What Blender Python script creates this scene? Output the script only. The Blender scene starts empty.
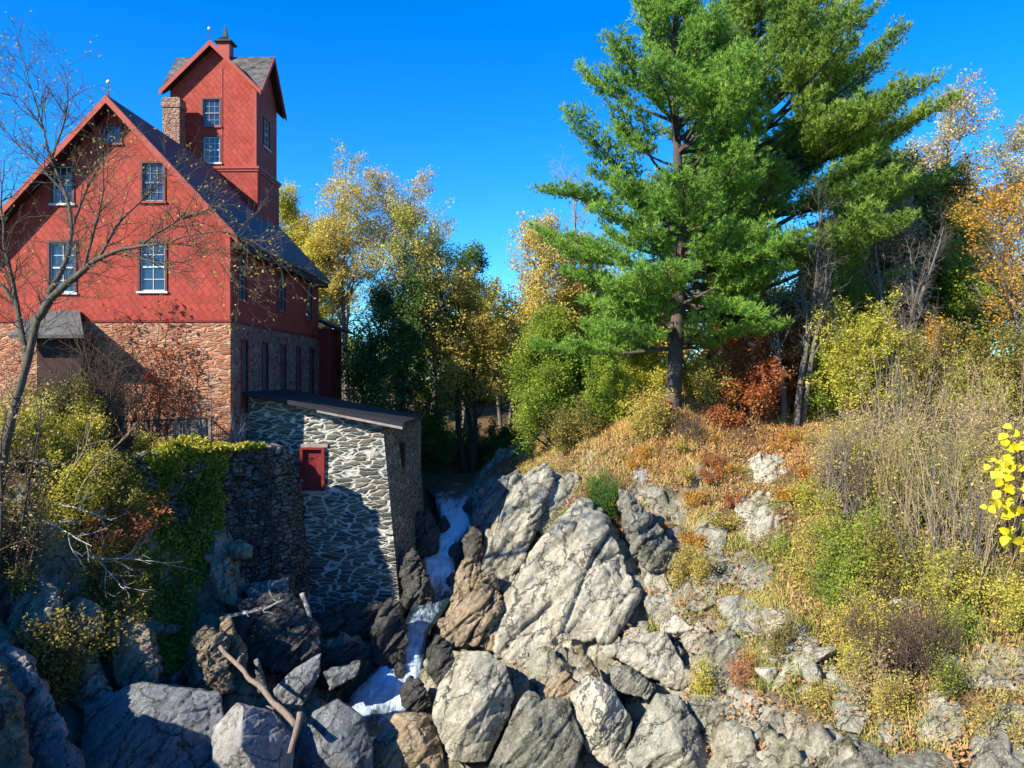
import bpy, bmesh, math, numpy as np
from mathutils import Vector, Matrix
F = 800.0; HY = 378.0
scene = bpy.context.scene
COL = scene.collection
R = math.radians
def P(px, py, Y): return np.array([(px-512)/F*Y, Y, (HY-py)/F*Y])
def PXZ(px, Y): return (px-512)/F*Y

# ---------------------------------------------------------------- noise
def _h(ix, iy, iz, s):
    h = (ix.astype(np.int64)*374761393 + iy.astype(np.int64)*668265263 + iz.astype(np.int64)*2147483647 + s*1274126177) & 0xffffffff
    h = ((h ^ (h >> 13)) * 1274126177) & 0xffffffff
    h = ((h ^ (h >> 16)) * 2246822519) & 0xffffffff
    return ((h ^ (h >> 15)) & 0xffffff) / float(0xffffff)
def vnoise(p, s=0):
    i = np.floor(p).astype(np.int64); f = p-i; f = f*f*(3-2*f)
    out = 0
    for a in (0, 1):
        for b in (0, 1):
            for c in (0, 1):
                w = (f[:,0] if a else 1-f[:,0])*(f[:,1] if b else 1-f[:,1])*(f[:,2] if c else 1-f[:,2])
                out = out + w*_h(i[:,0]+a, i[:,1]+b, i[:,2]+c, s)
    return out*2-1
def fbm(p, o=4, s=0):
    a = 1.0; out = 0; t = 0
    for k in range(o):
        out = out + a*vnoise(p*(2.03**k)+k*17.3, s+k); t += a; a *= .5
    return out/t
def worley(p, s=0):
    i = np.floor(p).astype(np.int64)
    f1 = np.full(len(p), 9.); f2 = np.full(len(p), 9.); cid = np.zeros(len(p))
    for a in (-1, 0, 1):
        for b in (-1, 0, 1):
            for c in (-1, 0, 1):
                x, y, z = i[:,0]+a, i[:,1]+b, i[:,2]+c
                q = np.stack([x+_h(x,y,z,s), y+_h(x,y,z,s+1), z+_h(x,y,z,s+2)], 1)
                d = np.linalg.norm(p-q, axis=1)
                m = d < f1
                f2 = np.where(m, f1, np.minimum(f2, d)); cid = np.where(m, _h(x,y,z,s+3), cid); f1 = np.where(m, d, f1)
    return f1, f2, cid

# ---------------------------------------------------------------- mesh building
class MB:
    def __init__(s): s.V = []; s.F = []; s.T = []; s.n = 0
    def add(s, V, Fs, tint=None):
        V = np.asarray(V, float)
        for f in (Fs if isinstance(Fs, list) else [Fs]): s.F.append(np.asarray(f, np.int64)+s.n)
        s.V.append(V); s.n += len(V)
        s.T.append(np.zeros(len(V)) if tint is None else np.broadcast_to(np.asarray(tint, float), (len(V),)))
        return s
    def box(s, c, d, rot=None, tint=None):
        c = np.asarray(c, float); d = np.asarray(d, float)/2
        v = np.array([[x,y,z] for x in (-1,1) for y in (-1,1) for z in (-1,1)], float)*d
        if rot is not None: v = v @ np.array(rot).T
        return s.add(v+c, np.array([[0,1,3,2],[4,6,7,5],[0,4,5,1],[2,3,7,6],[0,2,6,4],[1,5,7,3]]), tint)
    def box2(s, a, b, tint=None):
        a = np.asarray(a, float); b = np.asarray(b, float); return s.box((a+b)/2, np.abs(b-a), None, tint)
    def bar(s, a, b, w, h, up=(0,0,1)):
        a = np.asarray(a, float); b = np.asarray(b, float); d = b-a; L = np.linalg.norm(d); d /= L
        u = np.asarray(up, float); x = np.cross(d, u)
        if np.linalg.norm(x) < 1e-4: x = np.array([1.,0,0])
        x /= np.linalg.norm(x); z = np.cross(x, d)
        return s.box((a+b)/2, (w, L, h), np.stack([x, d, z], 1))
    def prism(s, poly, d):
        """polygon (n,3) extruded by vector d"""
        p = np.asarray(poly, float); n = len(p)
        s.add(np.vstack([p, p+np.asarray(d, float)]), [np.arange(n)[None], (np.arange(n)[::-1]+n)[None],
              np.array([[i, i+n, (i+1)%n+n, (i+1)%n] for i in range(n)])]); return s
    def tube(s, pts, r, n=6, cap=True, tint=None):
        pts = np.asarray(pts, float); k = len(pts); r = np.broadcast_to(np.asarray(r, float), (k,))
        t = np.gradient(pts, axis=0); t /= np.linalg.norm(t, axis=1, keepdims=True)+1e-9
        ref = np.array([0,0,1.]) if abs(t[0,2]) < .8 else np.array([1.,0,0])
        a = np.cross(t, ref); a /= np.linalg.norm(a, axis=1, keepdims=True)+1e-9; b = np.cross(t, a)
        th = np.arange(n)/n*2*np.pi
        V = pts[:,None]+r[:,None,None]*(np.cos(th)[None,:,None]*a[:,None]+np.sin(th)[None,:,None]*b[:,None])
        i = np.arange(k-1)[:,None]*n; j = np.arange(n)[None]; j2 = (j+1)%n
        Fs = [np.stack([i+j, i+j2, i+n+j2, i+n+j], -1).reshape(-1, 4)]
        if cap: Fs += [np.arange(n)[::-1][None], (np.arange(n)+(k-1)*n)[None]]
        return s.add(V.reshape(-1,3), Fs, tint)
    def arr(s): return np.vstack(s.V), s.F, np.concatenate(s.T)

def make_mesh(name, V, Fs, T=None, smooth=False):
    me = bpy.data.meshes.new(name)
    V = np.asarray(V, np.float32); me.vertices.add(len(V)); me.vertices.foreach_set('co', V.ravel())
    li = np.concatenate([f.ravel() for f in Fs]).astype(np.int32)
    sz = np.concatenate([np.full(len(f), f.shape[1]) for f in Fs])
    st = np.concatenate([[0], np.cumsum(sz)[:-1]]).astype(np.int32)
    me.loops.add(len(li)); me.loops.foreach_set('vertex_index', li)
    me.polygons.add(len(sz)); me.polygons.foreach_set('loop_start', st)
    me.update(calc_edges=True); me.validate()
    if T is not None and len(T) == len(me.vertices):
        at = me.attributes.new('tint', 'FLOAT', 'POINT'); at.data.foreach_set('value', np.asarray(T, np.float32))
    me.polygons.foreach_set('use_smooth', np.full(len(sz), bool(smooth)))
    return me
def wbase(o):
    """world-space origin of a parent, used so that parts are modelled in scene coordinates"""
    return np.array(o.location) if o is not None else np.zeros(3)
def boxuv(me):
    n = np.zeros(len(me.polygons)*3); me.polygons.foreach_get('normal', n); n = np.abs(n.reshape(-1,3))
    co = np.zeros(len(me.vertices)*3); me.vertices.foreach_get('co', co); co = co.reshape(-1,3)
    li = np.zeros(len(me.loops), np.int32); me.loops.foreach_get('vertex_index', li)
    lt = np.zeros(len(me.polygons), np.int32); me.polygons.foreach_get('loop_total', lt)
    nn = np.repeat(n, lt, 0); c = co[li]
    ax = nn.argmax(1)
    u = np.where(ax == 0, c[:,1], c[:,0]); v = np.where(ax == 2, c[:,1], c[:,2])
    uv = me.uv_layers.new(name='UVMap'); uv.data.foreach_set('uv', np.stack([u,v],1).astype(np.float32).ravel())
def link(name, me, mat, parent=None, loc=None):
    o = bpy.data.objects.new(name, me); COL.objects.link(o)
    if mat is not None:
        for m in (mat if isinstance(mat, list) else [mat]): me.materials.append(m)
    if parent is not None: o.parent = parent
    if loc is not None: o.location = loc
    return o
def tag(o, label=None, cat=None, group=None, kind=None):
    if label: o['label'] = label
    if cat: o['category'] = cat
    if group: o['group'] = group
    if kind: o['kind'] = kind
    return o
def empty(name, loc, label=None, cat=None, group=None, rz=0):
    o = bpy.data.objects.new(name, None); COL.objects.link(o); o.location = loc; o.rotation_euler = (0,0,rz)
    o.empty_display_size = .3
    return tag(o, label, cat, group)
def put(name, mb, mat, parent=None, origin=None, smooth=False, uv=False, bevel=0):
    """mb in scene coordinates; object's origin at `origin` (a parentless thing) or the parent's origin"""
    V, Fs, T = mb.arr()
    o0 = np.asarray(origin if origin is not None else (parent['_b'] if parent is not None else (0,0,0)), float)
    me = make_mesh(name, V-o0, Fs, T, smooth)
    if uv: boxuv(me)
    o = link(name, me, mat, parent, None if parent is not None else o0)
    o['_b'] = tuple(o0)
    if bevel:
        m = o.modifiers.new('bev', 'BEVEL'); m.width = bevel; m.segments = 2; m.limit_method = 'ANGLE'
    return o
def root(name, loc, label, cat, group=None, rz=0):
    o = empty(name, loc, label, cat, group, rz); o['_b'] = tuple(float(x) for x in loc); return o
def booled(me, cutters):
    """mesh minus boxes, made real"""
    a = bpy.data.objects.new('tmp', me); COL.objects.link(a); cm = MB()
    for c in cutters: cm.box2(*c)
    V, Fs, T = cm.arr(); cme = make_mesh('tmpc', V, Fs); b = bpy.data.objects.new('tmpb', cme); COL.objects.link(b)
    m = a.modifiers.new('b', 'BOOLEAN'); m.object = b; m.operation = 'DIFFERENCE'; m.solver = 'EXACT'
    dg = bpy.context.evaluated_depsgraph_get(); dg.update()
    out = bpy.data.meshes.new_from_object(a.evaluated_get(dg))
    bpy.data.objects.remove(a); bpy.data.objects.remove(b); bpy.data.meshes.remove(cme)
    out.polygons.foreach_set('use_smooth', np.zeros(len(out.polygons), bool))
    return out

# ---------------------------------------------------------------- materials
class NT:
    def __init__(s, name):
        s.m = bpy.data.materials.new(name); s.m.use_nodes = True; s.t = s.m.node_tree; s.t.nodes.clear()
        s.out = s.n('ShaderNodeOutputMaterial')
    def n(s, t, **k):
        x = s.t.nodes.new(t)
        for a, b in k.items():
            if a == 'i':
                for p, q in b.items():
                    if hasattr(q, 'is_linked') or isinstance(q, bpy.types.NodeSocket): s.t.links.new(q, x.inputs[p])
                    else: x.inputs[p].default_value = q
            else: setattr(x, a, b)
        return x
    def l(s, a, b): s.t.links.new(a, b)
    def math(s, op, a, b=0.0, c=None, clamp=False):
        i = {0: a, 1: b}
        if c is not None: i[2] = c
        return s.n('ShaderNodeMath', operation=op, use_clamp=clamp, i=i).outputs[0]
    def mix(s, f, a, b, mode='MIX'):
        x = s.n('ShaderNodeMix', data_type='RGBA', blend_type=mode)
        for k, v in ((0, f), (6, a), (7, b)):
            if isinstance(v, bpy.types.NodeSocket): s.l(v, x.inputs[k])
            else: x.inputs[k].default_value = (*v, 1) if isinstance(v, tuple) and len(v) == 3 else v
        return x.outputs[2]
    def ramp(s, f, stops, interp='LINEAR'):
        x = s.n('ShaderNodeValToRGB'); x.color_ramp.interpolation = interp; e = x.color_ramp.elements
        while len(e) < len(stops): e.new(.5)
        for el, (p, c) in zip(e, stops):
            el.position = p; el.color = (*c, 1) if not isinstance(c, (int, float)) else (c, c, c, 1)
        s.l(f, x.inputs[0]); return x.outputs[0]
    def noise(s, v, scale, detail=4, rough=.55, dist=0, out=0):
        x = s.n('ShaderNodeTexNoise', i={'Scale': scale, 'Detail': detail, 'Roughness': rough, 'Distortion': dist})
        if v is not None: s.l(v, x.inputs['Vector'])
        return x.outputs[out]
    def vor(s, v, scale, feature='F1', rnd=1, out='Distance'):
        x = s.n('ShaderNodeTexVoronoi', feature=feature, i={'Scale': scale, 'Randomness': rnd})
        if v is not None: s.l(v, x.inputs['Vector'])
        return x.outputs[out]
    def map(s, v, scale=(1,1,1), rot=(0,0,0), loc=(0,0,0)):
        return s.n('ShaderNodeMapping', i={0: v, 'Scale': scale, 'Rotation': rot, 'Location': loc}).outputs[0]
    def bump(s, h, strength=.5, dist=.05, nrm=None):
        i = {'Height': h, 'Strength': strength, 'Distance': dist}
        if nrm is not None: i['Normal'] = nrm
        return s.n('ShaderNodeBump', i=i).outputs[0]
    def done(s, col, rough=.8, nrm=None, metal=0, spec=.3, **kw):
        b = s.n('ShaderNodeBsdfPrincipled')
        for k, v in (('Base Color', col), ('Roughness', rough), ('Metallic', metal), ('Specular IOR Level', spec)):
            if isinstance(v, bpy.types.NodeSocket): s.l(v, b.inputs[k])
            else: b.inputs[k].default_value = (*v, 1) if isinstance(v, tuple) else v
        if nrm is not None: s.l(nrm, b.inputs['Normal'])
        for k, v in kw.items(): b.inputs[k].default_value = v
        s.l(b.outputs[0], s.out.inputs[0]); return s.m
    def uv(s): return s.n('ShaderNodeUVMap', uv_map='UVMap').outputs[0]
    def obj(s): return s.n('ShaderNodeTexCoord').outputs['Object']
    def pos(s): return s.n('ShaderNodeNewGeometry').outputs['Position']
    def tint(s): return s.n('ShaderNodeAttribute', attribute_name='tint').outputs['Fac']
    def rnd(s): return s.n('ShaderNodeObjectInfo').outputs['Random']

def m_plain(name, c, rough=.7, var=.25, scale=6, bump=.2, metal=0, spec=.3):
    t = NT(name); o = t.obj(); n = t.noise(o, scale, 5, .65)
    lo = tuple(x*(1-var) for x in c); hi = tuple(min(1, x*(1+var)) for x in c)
    return t.done(t.ramp(n, [(.3, lo), (.7, hi)]), rough, t.bump(t.noise(o, scale*5, 4), bump, .02), metal, spec)

def m_leaf(name, stops, trans=.35, rough=.65):
    """stops: colours a leaf may have, picked by the leaf's own tint"""
    t = NT(name); k = len(stops); tint = t.tint()
    col = t.ramp(tint, [(i/max(1, k-1), c) for i, c in enumerate(stops)])
    d = t.n('ShaderNodeBsdfPrincipled', i={'Base Color': col, 'Roughness': rough, 'Specular IOR Level': .25})
    tr = t.n('ShaderNodeBsdfTranslucent', i={'Color': col})
    mx = t.n('ShaderNodeMixShader', i={0: trans, 1: d.outputs[0], 2: tr.outputs[0]})
    t.l(mx.outputs[0], t.out.inputs[0]); return t.m

def m_bark(name, a, b, scale=3.):
    t = NT(name); o = t.obj(); v = t.map(o, (scale*4, scale*4, scale*.7))
    n = t.noise(v, 1.5, 6, .7, .4)
    return t.done(t.ramp(n, [(.3, a), (.7, b)]), .9, t.bump(n, .8, .03))

def m_shingle(name, c, dark):
    t = NT(name); u = t.uv()
    wv = t.n('ShaderNodeVectorMath', operation='SCALE', i={0: t.n('ShaderNodeVectorMath', operation='SUBTRACT', i={0: t.noise(u, 1.7, 4, .65, 0, 1), 1: (.5,.5,.5)}).outputs[0], 'Scale': .11}).outputs[0]
    v = t.map(t.n('ShaderNodeVectorMath', operation='ADD', i={0: u, 1: wv}).outputs[0], (1,1,1), (0,0,R(52)))
    b = t.n('ShaderNodeTexBrick', offset=.5, i={'Vector': v, 'Scale': 1.0, 'Mortar Size': .018, 'Mortar Smooth': .4, 'Bias': 0.0,
            'Brick Width': .46, 'Row Height': .27, 'Color1': (.35,.35,.35,1), 'Color2': (.75,.75,.75,1), 'Mortar': (0,0,0,1)})
    wob = t.noise(u, .55, 5, .7); fine = t.noise(t.map(u, (9,2.2,1)), 2, 5, .7)
    col = t.ramp(b.outputs['Color'], [(.3, tuple(x*.74 for x in c)), (.8, tuple(min(1, x*1.18) for x in c))])
    col = t.mix(t.math('MULTIPLY', t.ramp(wob, [(.42, 0), (.75, 1)]), .6), col, tuple(min(1, x*1.08+.035) for x in c))
    st = t.noise(t.map(u, (3.2,.35,1)), 1.0, 6, .75)
    col = t.mix(t.math('MULTIPLY', t.ramp(st, [(.52, 0), (.72, 1)]), .42), col, tuple(x*.55 for x in c))
    col = t.mix(t.math('MULTIPLY', t.ramp(fine, [(.5, 0), (.75, 1)]), .35), col, dark)
    col = t.mix(t.math('MULTIPLY', b.outputs['Fac'], .34), col, dark)
    h = t.math('SUBTRACT', 1.0, b.outputs['Fac'])
    h2 = t.math('ADD', h, t.math('MULTIPLY', t.n('ShaderNodeSeparateColor', i={0: b.outputs['Color']}).outputs[0], .8))
    return t.done(col, .75, t.bump(h2, .35, .02), 0, .25)

def m_rubble(name, stones, mortar, sx, sy, mw=.05, bump=.9, dirt=(.05,.045,.04), dirtf=.35, dist=.05):
    """rubble masonry: elongated stones in mortar joints of width mw (cell units)"""
    t = NT(name); u = t.uv()
    w = t.n('ShaderNodeVectorMath', operation='SCALE', i={0: t.n('ShaderNodeVectorMath', operation='SUBTRACT',
            i={0: t.noise(u, 2.3, 3, .6, 0, 1), 1: (.5,.5,.5)}).outputs[0], 'Scale': dist*4}).outputs[0]
    p = t.n('ShaderNodeVectorMath', operation='ADD', i={0: u, 1: w}).outputs[0]
    v = t.map(p, (sx, sy, 1))
    d = t.vor(v, 1, 'DISTANCE_TO_EDGE', .95); cc = t.vor(v, 1, 'F1', .95, 'Color')
    sep = t.n('ShaderNodeSeparateColor', i={0: cc})
    k = len(stones)
    col = t.ramp(sep.outputs[0], [(i/(k-1), c) for i, c in enumerate(stones)])
    fine = t.noise(u, 9, 6, .7)
    col = t.mix(t.math('MULTIPLY', t.ramp(fine, [(.35, 1), (.65, 0)]), .45), col, dirt)
    edge = t.math('ADD', d, t.math('MULTIPLY', t.math('SUBTRACT', t.noise(u, 14, 4, .7), .5), mw*1.1))
    mk = t.ramp(edge, [(max(0, mw*.5), 1), (mw*1.25, 0)])
    mcol = t.mix(t.ramp(t.noise(u, 5, 5, .7), [(.35, 0), (.7, 1)]), mortar, tuple(x*.62 for x in mortar))
    col = t.mix(mk, col, mcol)
    big = t.noise(u, .5, 4, .65)
    col = t.mix(t.math('MULTIPLY', t.ramp(big, [(.45, 0), (.75, 1)]), dirtf), col, dirt)
    h = t.math('ADD', t.ramp(d, [(0, 0), (mw*2.2, .8), (.5, 1)]), t.math('MULTIPLY', fine, .35))
    h = t.math('ADD', h, t.math('MULTIPLY', sep.outputs[1], .35))
    return t.done(col, .85, t.bump(h, bump, .07), 0, .25)

def rock_nodes(t, cols, lichen, lf, strata, moss, stain, sf, r=None):
    p = t.pos(); sh = p
    if r is not None:
        sh = t.n('ShaderNodeVectorMath', operation='ADD', i={0: p, 1: t.n('ShaderNodeCombineXYZ', i={0: t.math('MULTIPLY', r, 37.), 1: t.math('MULTIPLY', r, 11.), 2: t.math('MULTIPLY', r, 23.)}).outputs[0]}).outputs[0]
    v = t.map(sh, (1,1,1), strata); wv = t.n('ShaderNodeVectorMath', operation='ADD', i={0: v, 1: t.n('ShaderNodeVectorMath', operation='SCALE', i={0: t.noise(sh, .8, 4, .6, 0, 1), 'Scale': 1.1}).outputs[0]}).outputs[0]
    s1 = t.noise(t.map(wv, (.45, .9, 3.2)), 1.5, 8, .72, .3); n2 = t.noise(sh, 1.5, 8, .75, .5); n3 = t.noise(sh, 11, 6, .72)
    f = t.math('ADD', t.math('MULTIPLY', s1, .38), t.math('ADD', t.math('MULTIPLY', n2, .40), t.math('MULTIPLY', n3, .22)))
    if r is not None: f = t.math('ADD', f, t.math('MULTIPLY', t.math('SUBTRACT', r, .5), .10))
    k = len(cols); col = t.ramp(f, [(.36+.28*i/(k-1), c) for i, c in enumerate(cols)])
    col = t.mix(t.math('MULTIPLY', t.ramp(t.noise(sh, .6, 6, .7, .6), [(.52, 0), (.70, 1)]), sf), col, stain)
    lic = t.math('MULTIPLY', t.ramp(t.noise(sh, 2.2, 7, .78), [(.52, 0), (.58, 1)]), t.ramp(t.noise(sh, 16, 4, .7), [(.42, 0), (.56, 1)]))
    col = t.mix(t.math('MULTIPLY', lic, lf), col, lichen)
    dk = t.math('MULTIPLY', t.ramp(t.noise(sh, 1.9, 8, .8, .4), [(.54, 0), (.62, 1)]), t.ramp(t.noise(sh, 8, 5, .75), [(.4, 0), (.6, 1)]))
    col = t.mix(t.math('MULTIPLY', dk, .55), col, tuple(x*.45 for x in cols[0]))
    spots = t.ramp(t.vor(sh, 3.4, 'F1', 1), [(.09, 1), (.14, 0)])
    col = t.mix(t.math('MULTIPLY', t.math('MULTIPLY', spots, t.ramp(t.noise(sh, .8, 3), [(.5, 0), (.6, 1)])), lf*.8), col, lichen)
    wc = t.n('ShaderNodeVectorMath', operation='ADD', i={0: v, 1: t.noise(sh, 1.6, 6, .7, 0, 1)}).outputs[0]
    cr = t.ramp(t.vor(t.map(wc, (.35,.5,.95)), 1.2, 'DISTANCE_TO_EDGE', 1), [(.0, 1), (.022, 0)])
    c2 = t.ramp(t.vor(t.map(wc, (.7,1.0,3.2)), 1.5, 'DISTANCE_TO_EDGE', 1), [(.0, 1), (.03, 0)])
    ck = t.math('MAXIMUM', t.math('MULTIPLY', cr, .8), t.math('MULTIPLY', t.math('MULTIPLY', c2, t.ramp(n2, [(.45, 0), (.6, 1)])), .55))
    col = t.mix(ck, col, (.03,.026,.02))
    if moss:
        nz = t.n('ShaderNodeSeparateXYZ', i={0: t.n('ShaderNodeNewGeometry').outputs['Normal']}).outputs[2]
        mf = t.math('MULTIPLY', t.ramp(nz, [(.35, 0), (.8, 1)]), t.ramp(t.noise(sh, 1.3, 6, .7), [(.50, 0), (.60, 1)]))
        col = t.mix(t.math('MULTIPLY', mf, .7), col, moss)
    h = t.math('ADD', s1, t.math('ADD', t.math('MULTIPLY', n2, .9), t.math('MULTIPLY', n3, .30)))
    return col, t.math('SUBTRACT', h, t.math('MULTIPLY', ck, .6))
def m_rock(name, cols, lichen=(.5,.52,.42), lf=.5, strata=(0,R(58),R(15)), rough=.85, moss=None, stain=(.13,.09,.045), sf=.35, spec=.25):
    t = NT(name); col, h = rock_nodes(t, cols, lichen, lf, strata, moss, stain, sf, t.rnd())
    return t.done(col, rough, t.bump(h, 1.0, .12), 0, spec)

M = {}
def mats():
    M['red'] = m_shingle('red_shingle', (.325,.042,.024), (.11,.015,.010))
    M['redtrim'] = m_plain('red_trim_paint', (.30,.042,.026), .6, .15, 2, .15)
    M['reddark'] = m_plain('dark_red_board', (.17,.014,.012), .65, .25, 3, .2)
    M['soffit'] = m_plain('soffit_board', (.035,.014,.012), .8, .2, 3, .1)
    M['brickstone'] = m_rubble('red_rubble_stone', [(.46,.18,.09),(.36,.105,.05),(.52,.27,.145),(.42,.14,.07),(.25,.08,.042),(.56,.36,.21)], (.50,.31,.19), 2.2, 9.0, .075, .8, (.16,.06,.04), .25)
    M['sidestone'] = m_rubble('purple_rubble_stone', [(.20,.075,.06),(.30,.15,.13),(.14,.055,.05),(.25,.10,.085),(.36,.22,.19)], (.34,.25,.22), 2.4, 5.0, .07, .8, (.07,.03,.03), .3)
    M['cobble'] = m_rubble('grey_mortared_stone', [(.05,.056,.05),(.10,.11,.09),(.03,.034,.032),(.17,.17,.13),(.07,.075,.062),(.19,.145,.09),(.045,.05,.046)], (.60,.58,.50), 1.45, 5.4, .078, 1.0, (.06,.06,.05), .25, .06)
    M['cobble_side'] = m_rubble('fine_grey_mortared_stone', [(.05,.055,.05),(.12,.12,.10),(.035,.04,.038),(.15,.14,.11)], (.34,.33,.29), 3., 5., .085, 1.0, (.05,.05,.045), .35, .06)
    M['drystone'] = m_rubble('dark_dry_stone', [(.11,.105,.10),(.17,.16,.14),(.07,.068,.066),(.24,.225,.195),(.13,.12,.105)], (.02,.018,.016), 2.4, 5.2, .07, 1.0, (.03,.03,.025), .3, .06)
    M['chimbrick'] = m_rubble('chimney_brick', [(.34,.11,.06),(.22,.06,.035),(.40,.20,.12),(.28,.085,.05)], (.40,.31,.24), 4.2, 9, .09, .8)
    t = NT('slate_roof'); u = t.obj(); b = t.n('ShaderNodeTexBrick', i={'Vector': t.map(t.uv(), (1,1,1)), 'Scale': 1., 'Mortar Size': .012, 'Brick Width': .35, 'Row Height': .2, 'Color1': (.022,.025,.034,1), 'Color2': (.05,.055,.068,1), 'Mortar': (.008,.008,.01,1)})
    n = t.noise(u, 1.2, 5, .7)
    M['slate'] = t.done(t.mix(t.ramp(n, [(.4,0),(.75,.5)]), b.outputs['Color'], (.075,.075,.08)), .62, t.bump(b.outputs['Fac'], -.5, .02), 0, .35)
    t = NT('weathered_tower_slate'); u = t.obj(); b = t.n('ShaderNodeTexBrick', i={'Vector': t.uv(), 'Scale': 1., 'Mortar Size': .012, 'Brick Width': .3, 'Row Height': .2, 'Color1': (.035,.034,.034,1), 'Color2': (.10,.098,.09,1), 'Mortar': (.015,.015,.015,1)})
    M['slate2'] = t.done(t.mix(t.ramp(t.noise(u, 2.5, 5, .7), [(.45,0),(.7,.6)]), b.outputs['Color'], (.17,.165,.15)), .75, t.bump(b.outputs['Fac'], -.6, .02))
    M['rollroof'] = m_plain('dark_roll_roofing', (.016,.016,.020), .7, .3, 1.5, .3)
    M['trimpale'] = m_plain('weathered_pale_trim', (.26,.22,.19), .7, .3, 3, .2)
    M['white'] = m_plain('white_sash_paint', (.48,.48,.47), .55, .12, 4, .1)
    M['casing'] = m_plain('dark_casing_paint', (.10,.03,.028), .6, .2, 4, .1)
    M['greysash'] = m_plain('grey_sash_paint', (.17,.19,.22), .55, .12, 4, .1)
    t = NT('window_glass'); n = t.noise(t.obj(), 1.6, 3)
    M['glass'] = t.done((.02,.035,.06), .06, t.bump(n, .12, .05), 0, .9)
    M['shutter'] = m_plain('blue_grey_shutter', (.055,.065,.085), .6, .25, 3, .2)
    M['greyroof'] = m_plain('grey_shed_roof', (.09,.088,.085), .8, .3, 2, .3)
    M['metal'] = m_plain('dark_iron', (.03,.03,.032), .5, .2, 6, .1, .6)
    M['whiteball'] = m_plain('white_glass_ball', (.75,.75,.72), .3, .05, 3, 0)
    M['oldwood'] = m_plain('weathered_wood', (.20,.17,.14), .85, .35, 3, .5)
    M['driftwood'] = m_bark('bleached_driftwood', (.17,.15,.13), (.42,.40,.37), 2)
    M['driftdark'] = m_bark('wet_driftwood', (.10,.075,.055), (.24,.19,.15), 2)
    M['bark_dark'] = m_bark('dark_bark', (.022,.018,.014), (.075,.062,.05))
    M['bark_pine'] = m_bark('pine_bark', (.03,.024,.02), (.13,.10,.08), 2)
    M['bark_grey'] = m_bark('grey_bark', (.07,.06,.05), (.20,.175,.15))
    M['twig'] = m_bark('pale_twig', (.17,.12,.06), (.42,.32,.18), 5)
    M['twigw'] = m_bark('bleached_twig', (.28,.26,.23), (.55,.53,.50), 5)
    M['twigdark'] = m_bark('brown_twig', (.045,.03,.022), (.12,.085,.06), 5)
    M['bark_left'] = m_bark('lichened_bark', (.035,.028,.02), (.14,.115,.085), 3)
    M['pine'] = m_leaf('pine_needles', [(0.07, 0.15, 0.03), (0.14, 0.29, 0.045), (0.24, 0.42, 0.06), (0.34, 0.5, 0.09)], .42, .55)
    M['pine2'] = m_leaf('pine_needles_olive', [(0.08, 0.15, 0.03), (0.17, 0.29, 0.045), (0.28, 0.4, 0.06), (0.38, 0.48, 0.09)], .42, .55)
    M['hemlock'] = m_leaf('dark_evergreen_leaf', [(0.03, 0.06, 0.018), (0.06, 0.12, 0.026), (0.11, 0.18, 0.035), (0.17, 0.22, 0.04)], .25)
    M['yellow'] = m_leaf('yellow_poplar_leaf', [(0.3, 0.27, 0.05), (0.52, 0.42, 0.08), (0.68, 0.54, 0.14), (0.62, 0.54, 0.22)], .4)
    M['yellowgreen'] = m_leaf('yellow_green_leaf', [(0.2, 0.23, 0.03), (0.4, 0.4, 0.05), (0.62, 0.54, 0.08), (0.72, 0.6, 0.13)], .4)
    M['paleyellow'] = m_leaf('pale_tan_leaf', [(0.3125, 0.25, 0.1), (0.525, 0.425, 0.175), (0.625, 0.525, 0.275), (0.4375, 0.375, 0.125)], .4)
    M['olive'] = m_leaf('olive_leaf', [(0.1, 0.105, 0.025), (0.2, 0.18, 0.04), (0.34, 0.28, 0.06), (0.17, 0.19, 0.035)], .35)
    M['gold'] = m_leaf('gold_brown_leaf', [(0.22, 0.18, 0.04), (0.44, 0.36, 0.07), (0.6, 0.49, 0.11), (0.36, 0.34, 0.07)], .4)
    M['green'] = m_leaf('mid_green_leaf', [(0.042, 0.112, 0.0196), (0.084, 0.196, 0.028), (0.154, 0.28, 0.035), (0.28, 0.35, 0.042)], .35)
    M['spring'] = m_leaf('bright_green_leaf', [(0.081, 0.1485, 0.0203), (0.1755, 0.27, 0.027), (0.297, 0.378, 0.0405), (0.432, 0.432, 0.0675)], .4)
    M['orange'] = m_leaf('orange_leaf', [(0.42, 0.17, 0.02), (0.58, 0.27, 0.03), (0.6, 0.36, 0.05), (0.4, 0.27, 0.05)], .4)
    M['rust'] = m_leaf('rust_leaf', [(0.208, 0.0585, 0.026), (0.39, 0.117, 0.039), (0.468, 0.195, 0.065), (0.286, 0.143, 0.052)], .35)
    M['redleaf'] = m_leaf('red_vine_leaf', [(0.156, 0.024, 0.0168), (0.336, 0.054, 0.03), (0.408, 0.12, 0.036), (0.192, 0.084, 0.036)], .35)
    M['ivy'] = m_leaf('ivy_leaf', [(0.09, 0.125, 0.02), (0.19, 0.23, 0.03), (0.36, 0.35, 0.04), (0.55, 0.46, 0.06)], .3, .5)
    M['tan'] = m_leaf('dry_tan_leaf', [(0.26, 0.19, 0.09), (0.42, 0.32, 0.16), (0.52, 0.42, 0.22), (0.36, 0.29, 0.11)], .35)
    M['lemon'] = m_leaf('lemon_leaf', [(0.5, 0.38, 0.01), (0.72, 0.58, 0.015), (0.8, 0.7, 0.06), (0.6, 0.36, 0.02)], .4)
    M['drygrass'] = m_leaf('dry_grass', [(0.55, 0.28, 0.09), (0.6, 0.38, 0.13), (0.58, 0.46, 0.18), (0.38, 0.36, 0.09), (0.22, 0.27, 0.06)], .35)
    M['litter'] = m_leaf('fallen_leaf', [(0.192, 0.084, 0.036), (0.36, 0.168, 0.072), (0.432, 0.264, 0.12), (0.288, 0.12, 0.06)], .15)
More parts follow.
